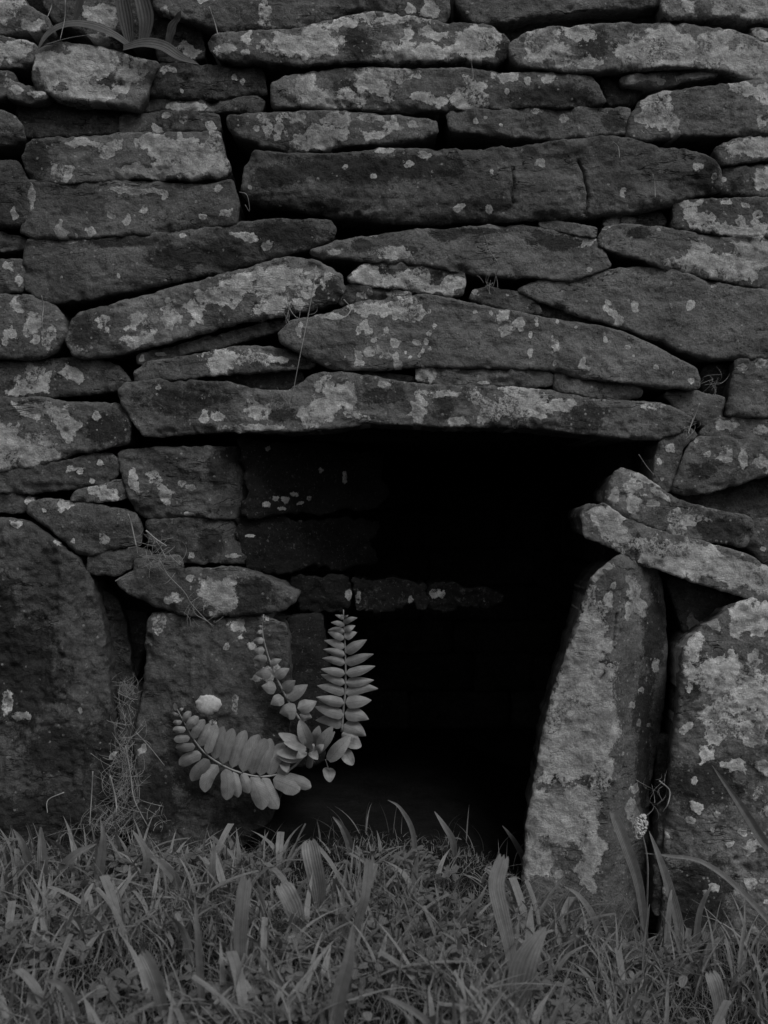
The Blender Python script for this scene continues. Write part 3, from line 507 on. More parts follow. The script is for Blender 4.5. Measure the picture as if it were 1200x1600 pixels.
# --- the rest of the wall: stones lining the hollow with its shade painted into their low tone, stones just outside the picture, the fill behind
L_ = -.0
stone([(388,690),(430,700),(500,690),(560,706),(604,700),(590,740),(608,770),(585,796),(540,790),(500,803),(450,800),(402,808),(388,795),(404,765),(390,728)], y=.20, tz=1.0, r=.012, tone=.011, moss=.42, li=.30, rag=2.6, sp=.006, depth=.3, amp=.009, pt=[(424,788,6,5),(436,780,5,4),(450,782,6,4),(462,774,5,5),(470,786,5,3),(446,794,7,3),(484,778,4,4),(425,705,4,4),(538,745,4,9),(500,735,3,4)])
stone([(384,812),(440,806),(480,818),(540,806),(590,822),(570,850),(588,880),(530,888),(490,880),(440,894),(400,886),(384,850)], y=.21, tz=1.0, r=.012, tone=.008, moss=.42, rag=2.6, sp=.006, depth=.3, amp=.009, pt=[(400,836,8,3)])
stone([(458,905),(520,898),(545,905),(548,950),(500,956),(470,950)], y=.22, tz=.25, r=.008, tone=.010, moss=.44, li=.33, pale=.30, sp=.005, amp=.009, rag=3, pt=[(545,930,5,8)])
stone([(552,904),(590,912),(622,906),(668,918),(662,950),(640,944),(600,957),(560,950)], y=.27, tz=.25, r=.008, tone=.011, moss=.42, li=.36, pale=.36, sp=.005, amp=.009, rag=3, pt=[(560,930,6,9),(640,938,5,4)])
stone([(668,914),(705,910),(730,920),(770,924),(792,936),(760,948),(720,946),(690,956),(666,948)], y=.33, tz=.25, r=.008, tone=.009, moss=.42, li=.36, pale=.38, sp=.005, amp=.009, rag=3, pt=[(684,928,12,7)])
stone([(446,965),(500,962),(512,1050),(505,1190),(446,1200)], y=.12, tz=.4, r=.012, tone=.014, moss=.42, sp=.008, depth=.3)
rg = random.Random(5)
def course(x0, x1, z0, z1, y, hs, ws, tone, **kw):          # rough coursed stones laid in metres
    z = z0
    while z < z1 - .03:
        h = rg.uniform(*hs); x = x0 - rg.uniform(0, .1)
        while x < x1:
            wd = rg.uniform(*ws); a, b, c_, d_ = x, min(x + wd, x1 + .1), z, min(z + h, z1)
            if b - a > .05:
                k = F / (CAM_D + y); q = lambda u, v: (u * k + 600, 800 - (v - CAM_H) * k)
                j = lambda: rg.uniform(-.008, .008)
                stone([q(a+.004, c_+.004+j()*.4), q((a+b)/2, c_+.004), q(b-.004, c_+.006+j()*.4), q(b-.004+j(), (c_+d_)/2), q(b-.006, d_-.004+j()*.5), q((a+b)/2, d_-.003), q(a+.006, d_-.005+j()*.5), q(a+.004+j(), (c_+d_)/2)],
                      y=y + rg.uniform(-.02, .02), r=.016, tone=tone * rg.uniform(.8, 1.2), sp=kw.get('sp', .014), li=kw.get('li', .2), moss=kw.get('moss', .4), big=kw.get('big', 0))
            x = b
        z += h
course(-.42, .72, .0, .95, 1.45, (.09, .16), (.2, .4), .03, sp=.02)        # back of the hollow, tone lowered for its shade
course(-1.55, -.98, .0, 1.9, 0.0, (.08, .15), (.22, .45), .09, li=.34, moss=.25, big=3)
course(1.03, 1.55, -.15, 1.9, 0.0, (.08, .15), (.22, .45), .10, li=.36, moss=.2, big=3)
def box(name, x0, x1, y0, y1, z0, z1, mat, n=6):
    xs = np.linspace(x0, x1, n); V_ = []; 
    P = [(x0,y0,z0),(x1,y0,z0),(x1,y1,z0),(x0,y1,z0),(x0,y0,z1),(x1,y0,z1),(x1,y1,z1),(x0,y1,z1)]
    Fc = [(0,3,2,1),(4,5,6,7),(0,1,5,4),(1,2,6,5),(2,3,7,6),(3,0,4,7)]
    o = mesh_obj(name, P, Fc, mat, WALL); o.data.polygons.foreach_set('use_smooth', [False]*6); o.data.polygons.foreach_set('material_index', [0]*6); return o
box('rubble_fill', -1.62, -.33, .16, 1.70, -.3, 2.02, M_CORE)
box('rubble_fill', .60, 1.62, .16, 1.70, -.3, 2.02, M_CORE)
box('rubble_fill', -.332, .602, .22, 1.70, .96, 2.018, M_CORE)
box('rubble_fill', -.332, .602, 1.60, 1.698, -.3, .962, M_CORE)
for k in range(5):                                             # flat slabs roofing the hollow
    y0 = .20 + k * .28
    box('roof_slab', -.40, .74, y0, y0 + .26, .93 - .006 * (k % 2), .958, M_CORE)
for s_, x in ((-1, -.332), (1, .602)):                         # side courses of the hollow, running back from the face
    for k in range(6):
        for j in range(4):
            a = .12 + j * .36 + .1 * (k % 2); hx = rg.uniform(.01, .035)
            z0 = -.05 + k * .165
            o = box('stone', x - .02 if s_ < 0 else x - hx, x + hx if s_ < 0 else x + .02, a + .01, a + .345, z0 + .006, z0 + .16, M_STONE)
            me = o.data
            for nm_, vv in (('lichen', .2), ('moss', .42), ('tone', .035), ('pale', .1)):  # low tone paints in the darkness of the hollow
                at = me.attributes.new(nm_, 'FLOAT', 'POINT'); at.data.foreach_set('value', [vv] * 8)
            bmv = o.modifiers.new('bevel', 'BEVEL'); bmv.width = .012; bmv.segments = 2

# ------------------------------------------------------------------ leaves
def strap(pts, wd, prof='point', fold=.25, seg=14, twist=0., nrm=None, wave=0., cut=False, name='leaf', mat=None, parent=None, n_across=4, shade=.5):
    """leaf along 3-D points; wd = full width in metres; prof shapes the width from base to tip"""
    P = np.array([tuple(p) for p in pts], float)
    L = np.r_[0, np.cumsum(np.linalg.norm(np.diff(P, axis=0), axis=1))]; t = np.linspace(0, 1, seg + 1)
    if len(P) > 2:                                              # Catmull-Rom through the points
        E = np.vstack([2 * P[0] - P[1], P, 2 * P[-1] - P[-2]]); Cc = []
        for v in t:
            s = v * L[-1]; i = min(np.searchsorted(L, s, 'right') - 1, len(P) - 2); u = (s - L[i]) / max(L[i+1] - L[i], 1e-9)
            a, b, c, d = E[i:i+4]; Cc.append(.5 * (2*b + (c-a)*u + (2*a-5*b+4*c-d)*u*u + (-a+3*b-3*c+d)*u**3))
        Cc = np.array(Cc)
    else: Cc = P[0] + (P[-1] - P[0]) * t[:, None]
    T = np.gradient(Cc, axis=0); T /= np.linalg.norm(T, axis=1)[:, None] + 1e-9
    N0 = np.array(nrm if nrm is not None else (0, -1, .15), float); N0 /= np.linalg.norm(N0)
    V_, U = [], []; na = n_across
    for i, v in enumerate(t):
        s = np.cross(T[i], N0); s /= np.linalg.norm(s) + 1e-9; n = np.cross(s, T[i])
        a = twist * v; s, n = s * math.cos(a) + n * math.sin(a), n * math.cos(a) - s * math.sin(a)
        if prof == 'point': k = (.55 + .45 * min(v * 3, 1)) * (1 - v ** 3.2) ** .8
        elif prof == 'blunt': k = (.45 + .55 * min(v * 1.6, 1)) * (1 if v < .93 else 1 - (v - .93) * 4)
        elif prof == 'oval': k = (math.sin(math.pi * min(max(v * .93 + .05, 0), 1)) ** .62) * (1 - .15 * v)
        elif prof == 'lance': k = math.sin(math.pi * (v * .94 + .04)) ** .8
        elif prof == 'spat': k = (min(v / .12, 1) ** .6 * .75 + .25 * min(v / .6, 1)) * max(1 - max(v - .45, 0) ** 3 * 3.2 - max(v - .9, 0) * 3.2, .05)
        elif prof == 'pinna': k = (min(v / .10, 1) ** .6 * .68 + .32 * math.sin(math.pi * min(v * .80 + .14, 1)) ** .9) * (1 - v ** 3.4) ** .85
        else: k = 1.
        k = max(k, .02)
        for j in range(na + 1):
            u = j / na - .5; off = wd * k * u
            cup = (abs(u) * 2) * fold * wd * k * .5 + wave * wd * math.sin(v * 17 + j) * abs(u)
            p = Cc[i] + s * off + n * cup
            if cut and i == seg: p = p + T[i] * (.004 * math.sin(j * 2.7))
            V_.append(p); U.append((j / na, v))
    Fc = [(i*(na+1)+j, i*(na+1)+j+1, (i+1)*(na+1)+j+1, (i+1)*(na+1)+j) for i in range(seg) for j in range(na)]
    o = mesh_obj(name, V_, Fc, mat, parent, uv=U)
    at = o.data.attributes.new('shade', 'FLOAT', 'POINT'); at.data.foreach_set('value', [shade] * len(V_))
    return o
def tube(name, pts, r0, r1, mat, parent=None, seg=None, sides=5, shade=.5):
    P = np.array([tuple(p) for p in pts], float); n0 = len(P); seg = seg or max(6, n0 * 4)
    L = np.r_[0, np.cumsum(np.linalg.norm(np.diff(P, axis=0), axis=1))]; E = np.vstack([2*P[0]-P[1], P, 2*P[-1]-P[-2]]); Cc = []
    for v in np.linspace(0, 1, seg + 1):
        s = v * L[-1]; i = min(np.searchsorted(L, s, 'right') - 1, n0 - 2); u = (s - L[i]) / max(L[i+1]-L[i], 1e-9)
        a, b, c, d = E[i:i+4]; Cc.append(.5 * (2*b + (c-a)*u + (2*a-5*b+4*c-d)*u*u + (-a+3*b-3*c+d)*u**3))
    Cc = np.array(Cc); T = np.gradient(Cc, axis=0); V_, U = [], []
    for i in range(seg + 1):
        t = T[i] / (np.linalg.norm(T[i]) + 1e-9); s = np.cross(t, (0.13, 1, .07)); s /= np.linalg.norm(s); n = np.cross(s, t); r = r0 + (r1 - r0) * i / seg
        for j in range(sides):
            a = 2 * math.pi * j / sides; V_.append(Cc[i] + s * r * math.cos(a) + n * r * math.sin(a)); U.append((j / sides, i / seg))
    Fc = [(i*sides+j, i*sides+(j+1) % sides, (i+1)*sides+(j+1) % sides, (i+1)*sides+j) for i in range(seg) for j in range(sides)]
    Fc += [tuple(range(sides))[::-1], tuple(seg*sides+j for j in range(sides))]
    o = mesh_obj(name, V_, Fc, mat, parent, uv=U)
    at = o.data.attributes.new('shade', 'FLOAT', 'POINT'); at.data.foreach_set('value', [shade] * len(V_))
    return o

# ------------------------------------------------------------------ the fern: three fronds and a rosette of young leaflets
FERN = empty('fern', W(487, 1190, -.03))
tag(FERN, 'fern with three fronds rooted at the lower left edge of the dark hollow', 'fern')
def Z(zx, zy, y): return W(230 + zx / 3, 930 + zy / 3, y)
def frond(rachis, leaflets, ys, name='frond', wmul=1., prof='pinna', grow=1.):
    n = len(rachis); pts = [Z(a, b, ys[0] + (ys[1] - ys[0]) * i / (n - 1)) for i, (a, b) in enumerate(rachis)]
    st = tube(name, pts, .0030, .0012, M_STEM, FERN, seg=24, sides=6)
    for q, (ax, ay, tx_, ty_, w_) in enumerate(leaflets):
        # depth of the attachment point
        d = [math.hypot(ax - a, ay - b) for a, b in rachis]; i = d.index(min(d)); yy = ys[0] + (ys[1] - ys[0]) * i / (n - 1)
        tx_, ty_ = ax + (tx_ - ax) * grow, ay + (ty_ - ay) * grow; lift = rg.uniform(-.012, .004); a = Z(ax, ay, yy - .001); b = Z(tx_, ty_, yy + lift)
        a.y -= .003; m = (a + b) / 2 + Vector((0, -.005 + rg.uniform(-.003, .001), .0))
        dx, dz = b.x - a.x, b.z - a.z
        bend = rg.uniform(-.06, .06) + .05 * (1 if dx > 0 else -1)
        m = m + Vector((-dz * bend, 0, dx * bend))
        strap([a, m, b], w_ * wmul / 3 * (CAM_D + yy) / F, prof, fold=rg.uniform(-.55, -.10), seg=16, name='leaflet', mat=M_FERN, parent=st,
              nrm=(rg.uniform(-.2, .2), -1, rg.uniform(-.1, .35)), shade=rg.uniform(0, 1), twist=rg.uniform(-.35, .35), wave=.03)
    return st
# right-hand upright frond
rr_ = [(912,640),(918,560),(926,480),(930,420),(930,340),(928,260),(925,180),(921,120),(920,68)]
ll = [(920,96,898,100,12),(920,112,880,92,18),(922,142,860,128,26),(924,172,847,164,32),(922,206,846,172,34),(924,246,830,212,38),(926,282,824,254,40),(926,320,820,296,42),(926,370,814,346,42),(926,414,813,372,40),(926,460,796,424,48),(924,508,792,478,52),(922,562,783,522,54),(916,610,788,586,56)]
lr = [(922,104,944,92,14),(922,132,986,106,28),(924,164,976,142,34),(926,200,984,174,40),(928,268,1030,208,52),(930,318,1062,276,50),(932,366,1070,332,48),(932,410,1064,398,48),(932,462,1083,438,54),(930,504,1052,492,62),(926,552,1040,582,68),(922,606,1026,660,80),(912,648,1004,700,66)]
frond(rr_, ll + lr, (-.03, -.085), wmul=1.0)
# middle narrow frond
rm = [(720,590),(675,520),(640,455),(610,395),(585,335),(565,280),(548,215),(540,160),(546,90)]
frond(rm, [(545,120,532,116,8),(542,146,520,150,16),(541,166,516,180,18),(547,212,503,216,32),(552,258,506,256,38),(562,306,506,302,44),(583,372,517,370,50),(606,436,546,428,58),(640,480,588,508,58),(700,546,632,552,78),
           (545,130,556,118,7),(575,322,622,304,34),(604,386,657,350,48),(634,442,686,406,52),(655,482,738,428,64),(705,530,782,502,66),(716,560,764,572,56)], (-.035, -.075), wmul=1.05, grow=1.18)
# drooping left-hand frond
rl = [(740,745),(680,810),(600,842),(520,850),(430,830),(350,795),(270,740),(215,670),(170,590),(128,512)]
up = [(150,545,170,530,16),(165,590,206,546,36),(190,630,241,570,42),(217,672,270,584,46),(245,708,294,600,50),(282,742,324,604,54),(318,768,358,616,56),(355,790,402,624,58),(398,808,462,634,62),(448,828,525,655,74),(490,840,555,672,72),(530,846,580,672,70),(572,842,640,694,72),(610,834,662,790,66)]
lw = [(150,560,118,548,14),(165,592,120,598,26),(182,630,120,634,34),(202,668,124,676,38),(226,708,133,716,46),(256,744,150,796,58),(292,770,210,872,62),(332,795,272,924,66),(368,812,372,960,66),(404,826,426,948,52),(440,838,478,928,56),(486,850,540,1006,84),(540,854,616,1000,76),(590,862,716,916,88),(645,850,768,902,62)]
fl_ = frond(rl, up + lw, (-.045, -.115), prof='spat', wmul=1.02)
strap([Z(136,540,-.115), Z(128,505,-.12)], .010, 'oval', name='leaflet', mat=M_FERN, parent=fl_)
tube('stalk', [Z(835,770,-.035), Z(845,800,-.03), Z(850,822,-.032)], .0012, .001, M_STEM, FERN)
# rosette of short young leaflets at the crown
ros = tube('crown', [Z(760,800,-.02), Z(770,740,-.05), Z(775,700,-.06)], .008, .005, M_STEM, FERN, sides=7)
for ax, ay, tx_, ty_, w_, yy in ((760,705,716,586,72,-.075),(745,715,616,648,56,-.08),(745,725,640,690,40,-.085),(740,745,606,738,62,-.075),(720,770,612,760,44,-.07),(785,700,806,612,50,-.06),(800,735,870,616,66,-.09),(790,745,880,640,50,-.08),(850,775,952,660,72,-.06),(790,735,828,700,40,-.1),
                              (745,735,700,760,44,-.1),(940,690,1004,708,60,-.045),(925,730,965,796,64,-.045),(850,810,856,876,66,-.03),(640,775,655,830,52,-.06),(770,720,740,665,40,-.11),(770,735,800,770,46,-.095)):
    a, b = Z(ax, ay, yy + .012), Z(tx_, ty_, yy - rg.uniform(0, .02)); m = (a + b) / 2 + Vector((0, -.008, .002))
    strap([a, m, b], w_ / 3 * (CAM_D + yy) / F, 'lance' if w_ < 60 else 'oval', fold=rg.uniform(.1, .5), seg=9, name='leaflet', mat=M_FERN, parent=ros, nrm=(rg.uniform(-.3,.3), -1, .4), shade=rg.uniform(.4, 1), wave=.02)

# ------------------------------------------------------------------ strap-leaved plant on the ledge at the top left
PL = empty('strap_leaved_plant', W(210, 80, -.02)); tag(PL, 'plant with long strap leaves growing from a joint at the top left of the wall', 'plant')
def leafpx(pts, wpx, y0, y1, parent, name='leaf', mat=None, prof='point', **kw):
    n = len(pts); P = [W(a, b, y0 + (y1 - y0) * i / (n - 1)) for i, (a, b) in enumerate(pts)]
    return strap(P, wpx * (CAM_D + (y0 + y1) / 2) / F, prof, name=name, mat=mat or M_STRAP, parent=parent, seg=22, **kw)
leafpx([(200,70),(180,56),(150,43),(118,38),(92,43),(72,57),(58,80)], 18, -.02, -.055, PL, nrm=(0,-1,.6), fold=.3, shade=.2)
leafpx([(193,76),(225,69),(255,74),(281,90),(311,101)], 22, -.03, -.07, PL, nrm=(0,-1,.5), fold=.35, shade=.5)
leafpx([(224,66),(229,30),(218,-20),(214,-60)], 27, -.015, -.03, PL, fold=.3, shade=.2, twist=.2)
leafpx([(203,66),(197,30),(190,-12),(190,-50)], 25, -.01, -.02, PL, fold=.3, shade=.0)
leafpx([(264,68),(272,46),(280,30),(284,15)], 17, -.02, -.05, PL, fold=.8, shade=1., wave=.12, twist=.5)
leafpx([(118,32),(126,2),(140,-40)], 12, -.02, -.03, PL, fold=.3, shade=.1)

# ------------------------------------------------------------------ pale blooms and dry stems
t_ = empty('flower_head', W(1000, 1292, -.19)); tag(t_, 'small white lumpy flower head leaning against the leaning upright stone', 'flower')
hv = []
for k in range(150):
    a, b = rg.uniform(0, 6.28), rg.uniform(-1, 1); q = math.sqrt(1 - b*b)
    c = W(1000 + 10 * q * math.cos(a) + 4 * b, 1292 - 19 * b, -.19 - .012 * abs(q * math.sin(a)))
    hv.append(c)
V_, Fc = [], []
for c in hv:
    s = rg.uniform(.0022, .0042); b0 = len(V_)
    for d in ((1,0,0),(-1,0,0),(0,1,0),(0,-1,0),(0,0,1),(0,0,-1)): V_.append((c.x+d[0]*s, c.y+d[1]*s, c.z+d[2]*s))
    Fc += [(b0+a, b0+b, b0+e) for a, b, e in ((0,2,4),(2,1,4),(1,3,4),(3,0,4),(2,0,5),(1,2,5),(3,1,5),(0,3,5))]
o = mesh_obj('florets', V_, Fc, M_WHITE, t_)
tube('stalk', [W(1003,1300,-.185), W(1012,1350,-.19), W(1010,1440,-.2)], .0018, .0022, M_GRASS, t_)

n_ = 40; V_ = [tuple(W(325, 1101, -.036))]; Fc = []; U = [(.5, .5)]
for q, kr in enumerate((.45, .8, 1.)):                        # a pale domed lichen rosette with a scalloped rim
    for i in range(n_):
        a = i / n_ * 6.283; rr2 = kr * (1 + .03 * math.sin(a * 11 + 2) * q / 2 + .05 * math.sin(a * 3 + 1) + .03 * math.sin(a * 7) + rg.uniform(-.025, .025) * q) ; V_.append(tuple(W(325 + 20 * rr2 * math.cos(a), 1101 - 16.5 * rr2 * math.sin(a), -.034 + (.0, .002, .010)[q]))); U.append((.5, .5))
Fc += [(0, 1 + i, 1 + (i + 1) % n_) for i in range(n_)]
for q in range(2): Fc += [(1+q*n_+i, 1+(q+1)*n_+i, 1+(q+1)*n_+(i+1) % n_, 1+q*n_+(i+1) % n_) for i in range(n_)]
tag(mesh_obj('lichen_rosette', V_, Fc, M_WHITE), 'round bright white lichen rosette on the stone just above the drooping fern frond', 'lichen')
STEMS = [
 ([(494,415),(484,480),(468,560),(455,628)], 1.1, 'long thin straw hanging down the middle of the wall in front of three stones'),
 ([(448,458),(452,480),(462,495),(475,500)], 1., 'short curled straw below the left end of the lichened sloping stone'),
 ([(537,468),(548,482),(540,495),(524,500),(500,494)], 1.3, 'curled pale straw lying on the left end of the lens shaped stone'),
 ([(757,368),(765,392),(779,413),(775,430),(770,450)], 1.2, 'bent straw hanging from the middle stone over a gap'),
 ([(958,222),(966,230),(968,246)], 1.2, 'short pale hooked straw at the top of the cracked long stone'),
 ([(1020,272),(1023,290),(1024,308)], 1., 'short straw on the right part of the cracked long stone'),
 ([(735,92),(738,108),(740,124)], 1., 'little straw hanging under the second stone course near the top'),
 ([(1093,630),(1083,655),(1075,678)], 1.4, 'straw sticking out of the joint above the upper right jamb'),
 ([(200,803),(206,822),(213,854)], 1.7, 'pale straw at the left jamb, leaning left in the joint'),
 ([(228,829),(243,842),(260,853)], 2., 'thick pale straw lying across the left jamb joint'),
 ([(244,846),(252,858),(259,872)], 1.8, 'short thick straw below the crossing straw on the left jamb'),
 ([(180,908),(192,902),(206,898)], 1.3, 'straw sticking out left of the flat jamb stone'),
 ([(250,876),(262,898),(288,925),(300,945),(333,980)], 1.3, 'long wispy straw trailing over the flat jamb stone'),
 ([(296,942),(306,960),(320,968),(334,978)], 1.2, 'thin straw under the flat jamb stone'),
 ([(83,-4),(80,12),(74,27)], 1.3, 'thin dry stem standing at the very top left'),
 ([(326,10),(335,34),(341,56)], 1.7, 'dry forked twig above the left end of the second course'),
 ([(102,0),(101,30),(94,62)], 1.0, 'thin upright stem beside the arching strap leaf'),
 ([(70,70),(105,60),(142,54)], 1.0, 'straight straw lying beneath the arching strap leaf'),
 ([(145,1205),(143,1245),(140,1290)], 1.3, 'upright dry stem beside the left upright stone'),
 ([(172,1212),(180,1245),(182,1265),(178,1280)], 2.2, 'broad bleached stem hanging in the left crevice'),
 ([(213,1145),(232,1165),(257,1196)], 1.1, 'thin straw crossing the edge of the squat upright stone'),
 ([(196,1165),(204,1210),(210,1250),(232,1293)], 1.5, 'long brownish stem running down the left crevice'),
 ([(100,1238),(75,1250),(74,1270)], 1.2, 'curled straw lying against the foot of the left upright stone'),
 ([(1030,1220),(1046,1235),(1044,1255),(1036,1268)], 1.6, 'hooked pale stem in the crevice between the two right uprights'),
 ([(998,710),(1010,728),(1022,742)], .8, 'fine straw in the upper right corner of the dark hollow'),
 ([(383,320),(390,330),(386,305),(374,300)], .8, 'looped fine stem at the left end of the cracked long stone'),
 ([(65,462),(68,480),(66,500),(69,530)], 1.2, 'pale root running down the rounded stone at the left edge'),
]
for pts, wpx, lab in STEMS:
    n = len(pts); y = -.075 if pts[0][0] < 900 or pts[0][1] < 700 else -.17
    if pts[0][1] < 130: y = -.06
    if 820 < pts[0][0] and pts[0][1] < 760: y = -.075
    o = tube('dry_stem', [W(a, b, y + .012 * math.sin(i * 2.1)) for i, (a, b) in enumerate(pts)], wpx * .75 * 2.5 / F, wpx * .5 * 2.5 / F, M_STRAW, None, sides=5, shade=rg.random())
    tag(o, lab, 'dry stem', 'dry stems caught in the wall joints')

# tangle of dead grass in the left crevice and in the joints
def tangle(name, spots, lab):
    V_, Fc, sh = [], [], []
    for (px, py, rx, ry, y, n, ln) in spots:
        for _ in range(n):
            c = W(px + rg.gauss(0, rx), py + rg.gauss(0, ry), y + rg.uniform(-.012, .012)); a = rg.gauss(1.3, .8); L = ln * rg.uniform(.5, 2.0)
            d = Vector((math.cos(a), rg.uniform(-.5, .3), math.sin(a))).normalized() * L; b = Vector((rg.uniform(-1, 1), rg.uniform(-1, .2), rg.uniform(-1, .3))) * L * .7
            wv = d.cross(Vector((0, -1, 0))).normalized() * rg.uniform(.0004, .0008); b0 = len(V_); s_ = rg.random()
            for k in range(9):
                t = k / 8; p = c + d * (t - .5) + b * (t * (1 - t) * 2); V_ += [tuple(p + wv * (1 - t * .6)), tuple(p - wv * (1 - t * .6))]; sh += [s_, s_]
            Fc += [(b0+2*k, b0+2*k+1, b0+2*k+3, b0+2*k+2) for k in range(8)]
    o = mesh_obj(name, V_, Fc, M_STRAW, None, uv=[(i % 2, .5) for i in range(len(V_))])
    at = o.data.attributes.new('shade', 'FLOAT', 'POINT'); at.data.foreach_set('value', sh); tag(o, lab, 'dead grass', kind='stuff')
tangle('dead_grass', [(200,1085,9,12,.02,60,.035),(197,1150,8,26,.01,45,.04),(190,1235,12,34,-.04,120,.045),(195,1180,9,30,-.04,60,.04),(165,1285,14,10,-.06,40,.04),(245,868,14,12,-.03,26,.03),(225,850,14,10,-.02,12,.03),(300,948,14,12,-.06,14,.03),
  (440,625,8,8,-.07,14,.02),(1030,1240,8,20,-.1,16,.03),(1075,665,10,6,-.03,14,.02),(1110,600,12,10,.02,14,.03),(460,492,14,6,-.04,10,.025),(760,440,12,8,-.02,8,.025),(240,1275,8,12,-.07,14,.03)],
  'wispy dead grass and rootlets in the crevices beside the left upright stones')

# ------------------------------------------------------------------ lawn
def cards(name, base, head, length, width, bend, mat, seg=4, fold=.3, kind='stuff', lab=None, cat='grass', tipw=.0, blunt=None, shade=None, lean=None):
    N = len(base); t = np.linspace(0, 1, seg + 1)
    dirx, diry = np.cos(head), np.sin(head)
    up = np.stack([dirx * np.sin(lean), diry * np.sin(lean), np.cos(lean)], 1)
    V_ = np.zeros((N, seg + 1, 3, 3)); side = np.stack([-diry, dirx, diry * 0], 1)
    rot = RNG.uniform(-.8, .8, N); fwd = np.stack([dirx, diry, dirx * 0], 1); side = side * np.cos(rot)[:, None] + fwd * np.sin(rot)[:, None]
    for k, v in enumerate(t):
        P = base + up * (length * v)[:, None] + np.stack([dirx, diry, -np.ones(N) * .55], 1) * (bend * length * v ** 2.2)[:, None]
        wv = np.minimum(1, .6 + v * 1.6) * (1 - v ** 2.6)
        if blunt is not None: wv = np.where(blunt, np.minimum(1, .5 + v * .9), wv)
        wv = np.maximum(wv, .03)
        hw = (width * .5 * wv)[:, None]; nrm = np.cross(side, up)
        V_[:, k, 0] = P - side * hw; V_[:, k, 1] = P + nrm * hw * fold; V_[:, k, 2] = P + side * hw
    nv = (seg + 1) * 3; idx = np.arange(N)[:, None] * nv; q = []
    for k in range(seg):
        for j in range(2): q.append([k*3+j, k*3+j+1, (k+1)*3+j+1, (k+1)*3+j])
    Fc = (idx[:, :, None] + np.array(q)[None]).reshape(-1, 4)
    V_ = V_.reshape(-1, 3); me = bpy.data.meshes.new(name)
    me.vertices.add(len(V_)); me.vertices.foreach_set('co', V_.ravel()); me.loops.add(Fc.size); me.loops.foreach_set('vertex_index', Fc.ravel().astype(np.int32))
    me.polygons.add(len(Fc)); me.polygons.foreach_set('loop_start', np.arange(0, Fc.size, 4, dtype=np.int32)); me.update(calc_edges=True); me.validate()
    ul = me.uv_layers.new(name='UVMap'); uvv = np.tile(np.stack([np.tile([0, .5, 1.], seg + 1), np.repeat(t, 3)], 1), (N, 1)); ul.data.foreach_set('uv', uvv[Fc.ravel()].ravel())
    sh = np.clip(.5 + .9 * fbm(base * [1, 1, 0] + [2, 5, 0], 9, 2, 55) + RNG.uniform(-.45, .45, N), 0, 1) if shade is None else shade
    at = me.attributes.new('shade', 'FLOAT', 'POINT'); at.data.foreach_set('value', np.repeat(sh, nv).astype(np.float32))
    me.polygons.foreach_set('use_smooth', [True] * len(me.polygons)); me.materials.append(mat)
    o = bpy.data.objects.new(name, me); C.objects.link(o); tag(o, lab, cat, kind=kind); return o

def lawn_pts(n, y0, y1, fore=1.):
    # keeps off the standing stones
    out = np.zeros((0, 3))
    while len(out) < n:
        y = RNG.uniform(y0, y1, n); x = RNG.uniform(-1.25, 1.25, n)
        front = np.where(x < -.26, -.06, np.where(x < .30, .12 - .1 * RNG.random(n) ** .5, -.15)); front = np.where(x < .30, front, front)
        ok = y < front; P = np.stack([x, y, gz(x, y)], 1)[ok]; out = np.vstack([out, P])
    return out[:n]
def near(P): return np.clip((-P[:, 1]) / .7, 0, 1)
def mk(name, n, y0, y1, ln, wd, bend, lean, mat, lab, seg=4, fold=.3, blunt=0., cat='grass', clump=True):
    P = lawn_pts(int(n * 1.6), y0, y1)
    if clump:
        q = fbm(P * [1, 1, 0] + [3, 1, 0], 7, 2, 77); P = P[q > -.22]
    P = P[:n]; n = len(P)
    inh = (P[:, 1] > .0) | ((P[:, 0] > -.2) & (P[:, 0] < .33) & (P[:, 1] > -.22))
    L = RNG.uniform(*ln, n) * np.where(inh, .5, 1); head = RNG.uniform(0, 2 * math.pi, n)
    return cards(name, P - [0, 0, .004], head, L, RNG.uniform(*wd, n), RNG.uniform(*bend, n), mat, seg, fold, lab=lab, cat=cat, blunt=(RNG.random(n) < blunt) if blunt else None, lean=np.abs(RNG.normal(0, lean, n)))
mk('fine_grass', 30000, -1.05, .50, (.02, .055), (.0010, .0024), (.1, .9), .45, M_GRASS, 'short fine lawn grass covering the ground before the wall', seg=3, clump=False)
mk('long_grass', 7500, -1.05, -.02, (.045, .12), (.0022, .0055), (.1, .9), .35, M_GRASS, 'taller narrow grass blades standing in the lawn', seg=6)
mk('wide_grass', 1700, -1.05, -.06, (.045, .14), (.007, .017), (.1, .8), .38, M_BLADE, 'wide coarse grass blades scattered through the lawn', seg=8, blunt=.22)
def strip(name, n, x0, x1, y0, y1, ln, wd, lab):
    P = np.stack([RNG.uniform(x0, x1, n), RNG.uniform(y0, y1, n), np.zeros(n)], 1); P[:, 2] = gz(P[:, 0], P[:, 1]) - .004
    cards(name, P, RNG.uniform(0, 6.28, n), RNG.uniform(*ln, n), RNG.uniform(*wd, n), RNG.uniform(.1, .9, n), M_GRASS, 9, .35, lab=lab, lean=np.abs(RNG.normal(0, .28, n)))
strip('tall_grass', 170, .30, 1.0, -.42, -.2, (.08, .19), (.003, .007), 'tall grass in front of the two right upright stones')
strip('tall_grass', 120, -1.0, -.35, -.30, -.1, (.07, .14), (.004, .011), 'taller grass at the foot of the left upright stones')
strip('tall_grass', 60, -.2, .34, -.1, .15, (.05, .11), (.002, .005), 'sparse grass at the mouth of the dark hollow')
mk('dead_lawn_grass', 2600, -1.05, .2, (.02, .06), (.0008, .0018), (.2, 1.2), .8, M_STRAW, 'bleached dry grass bits lying among the green blades', seg=4)

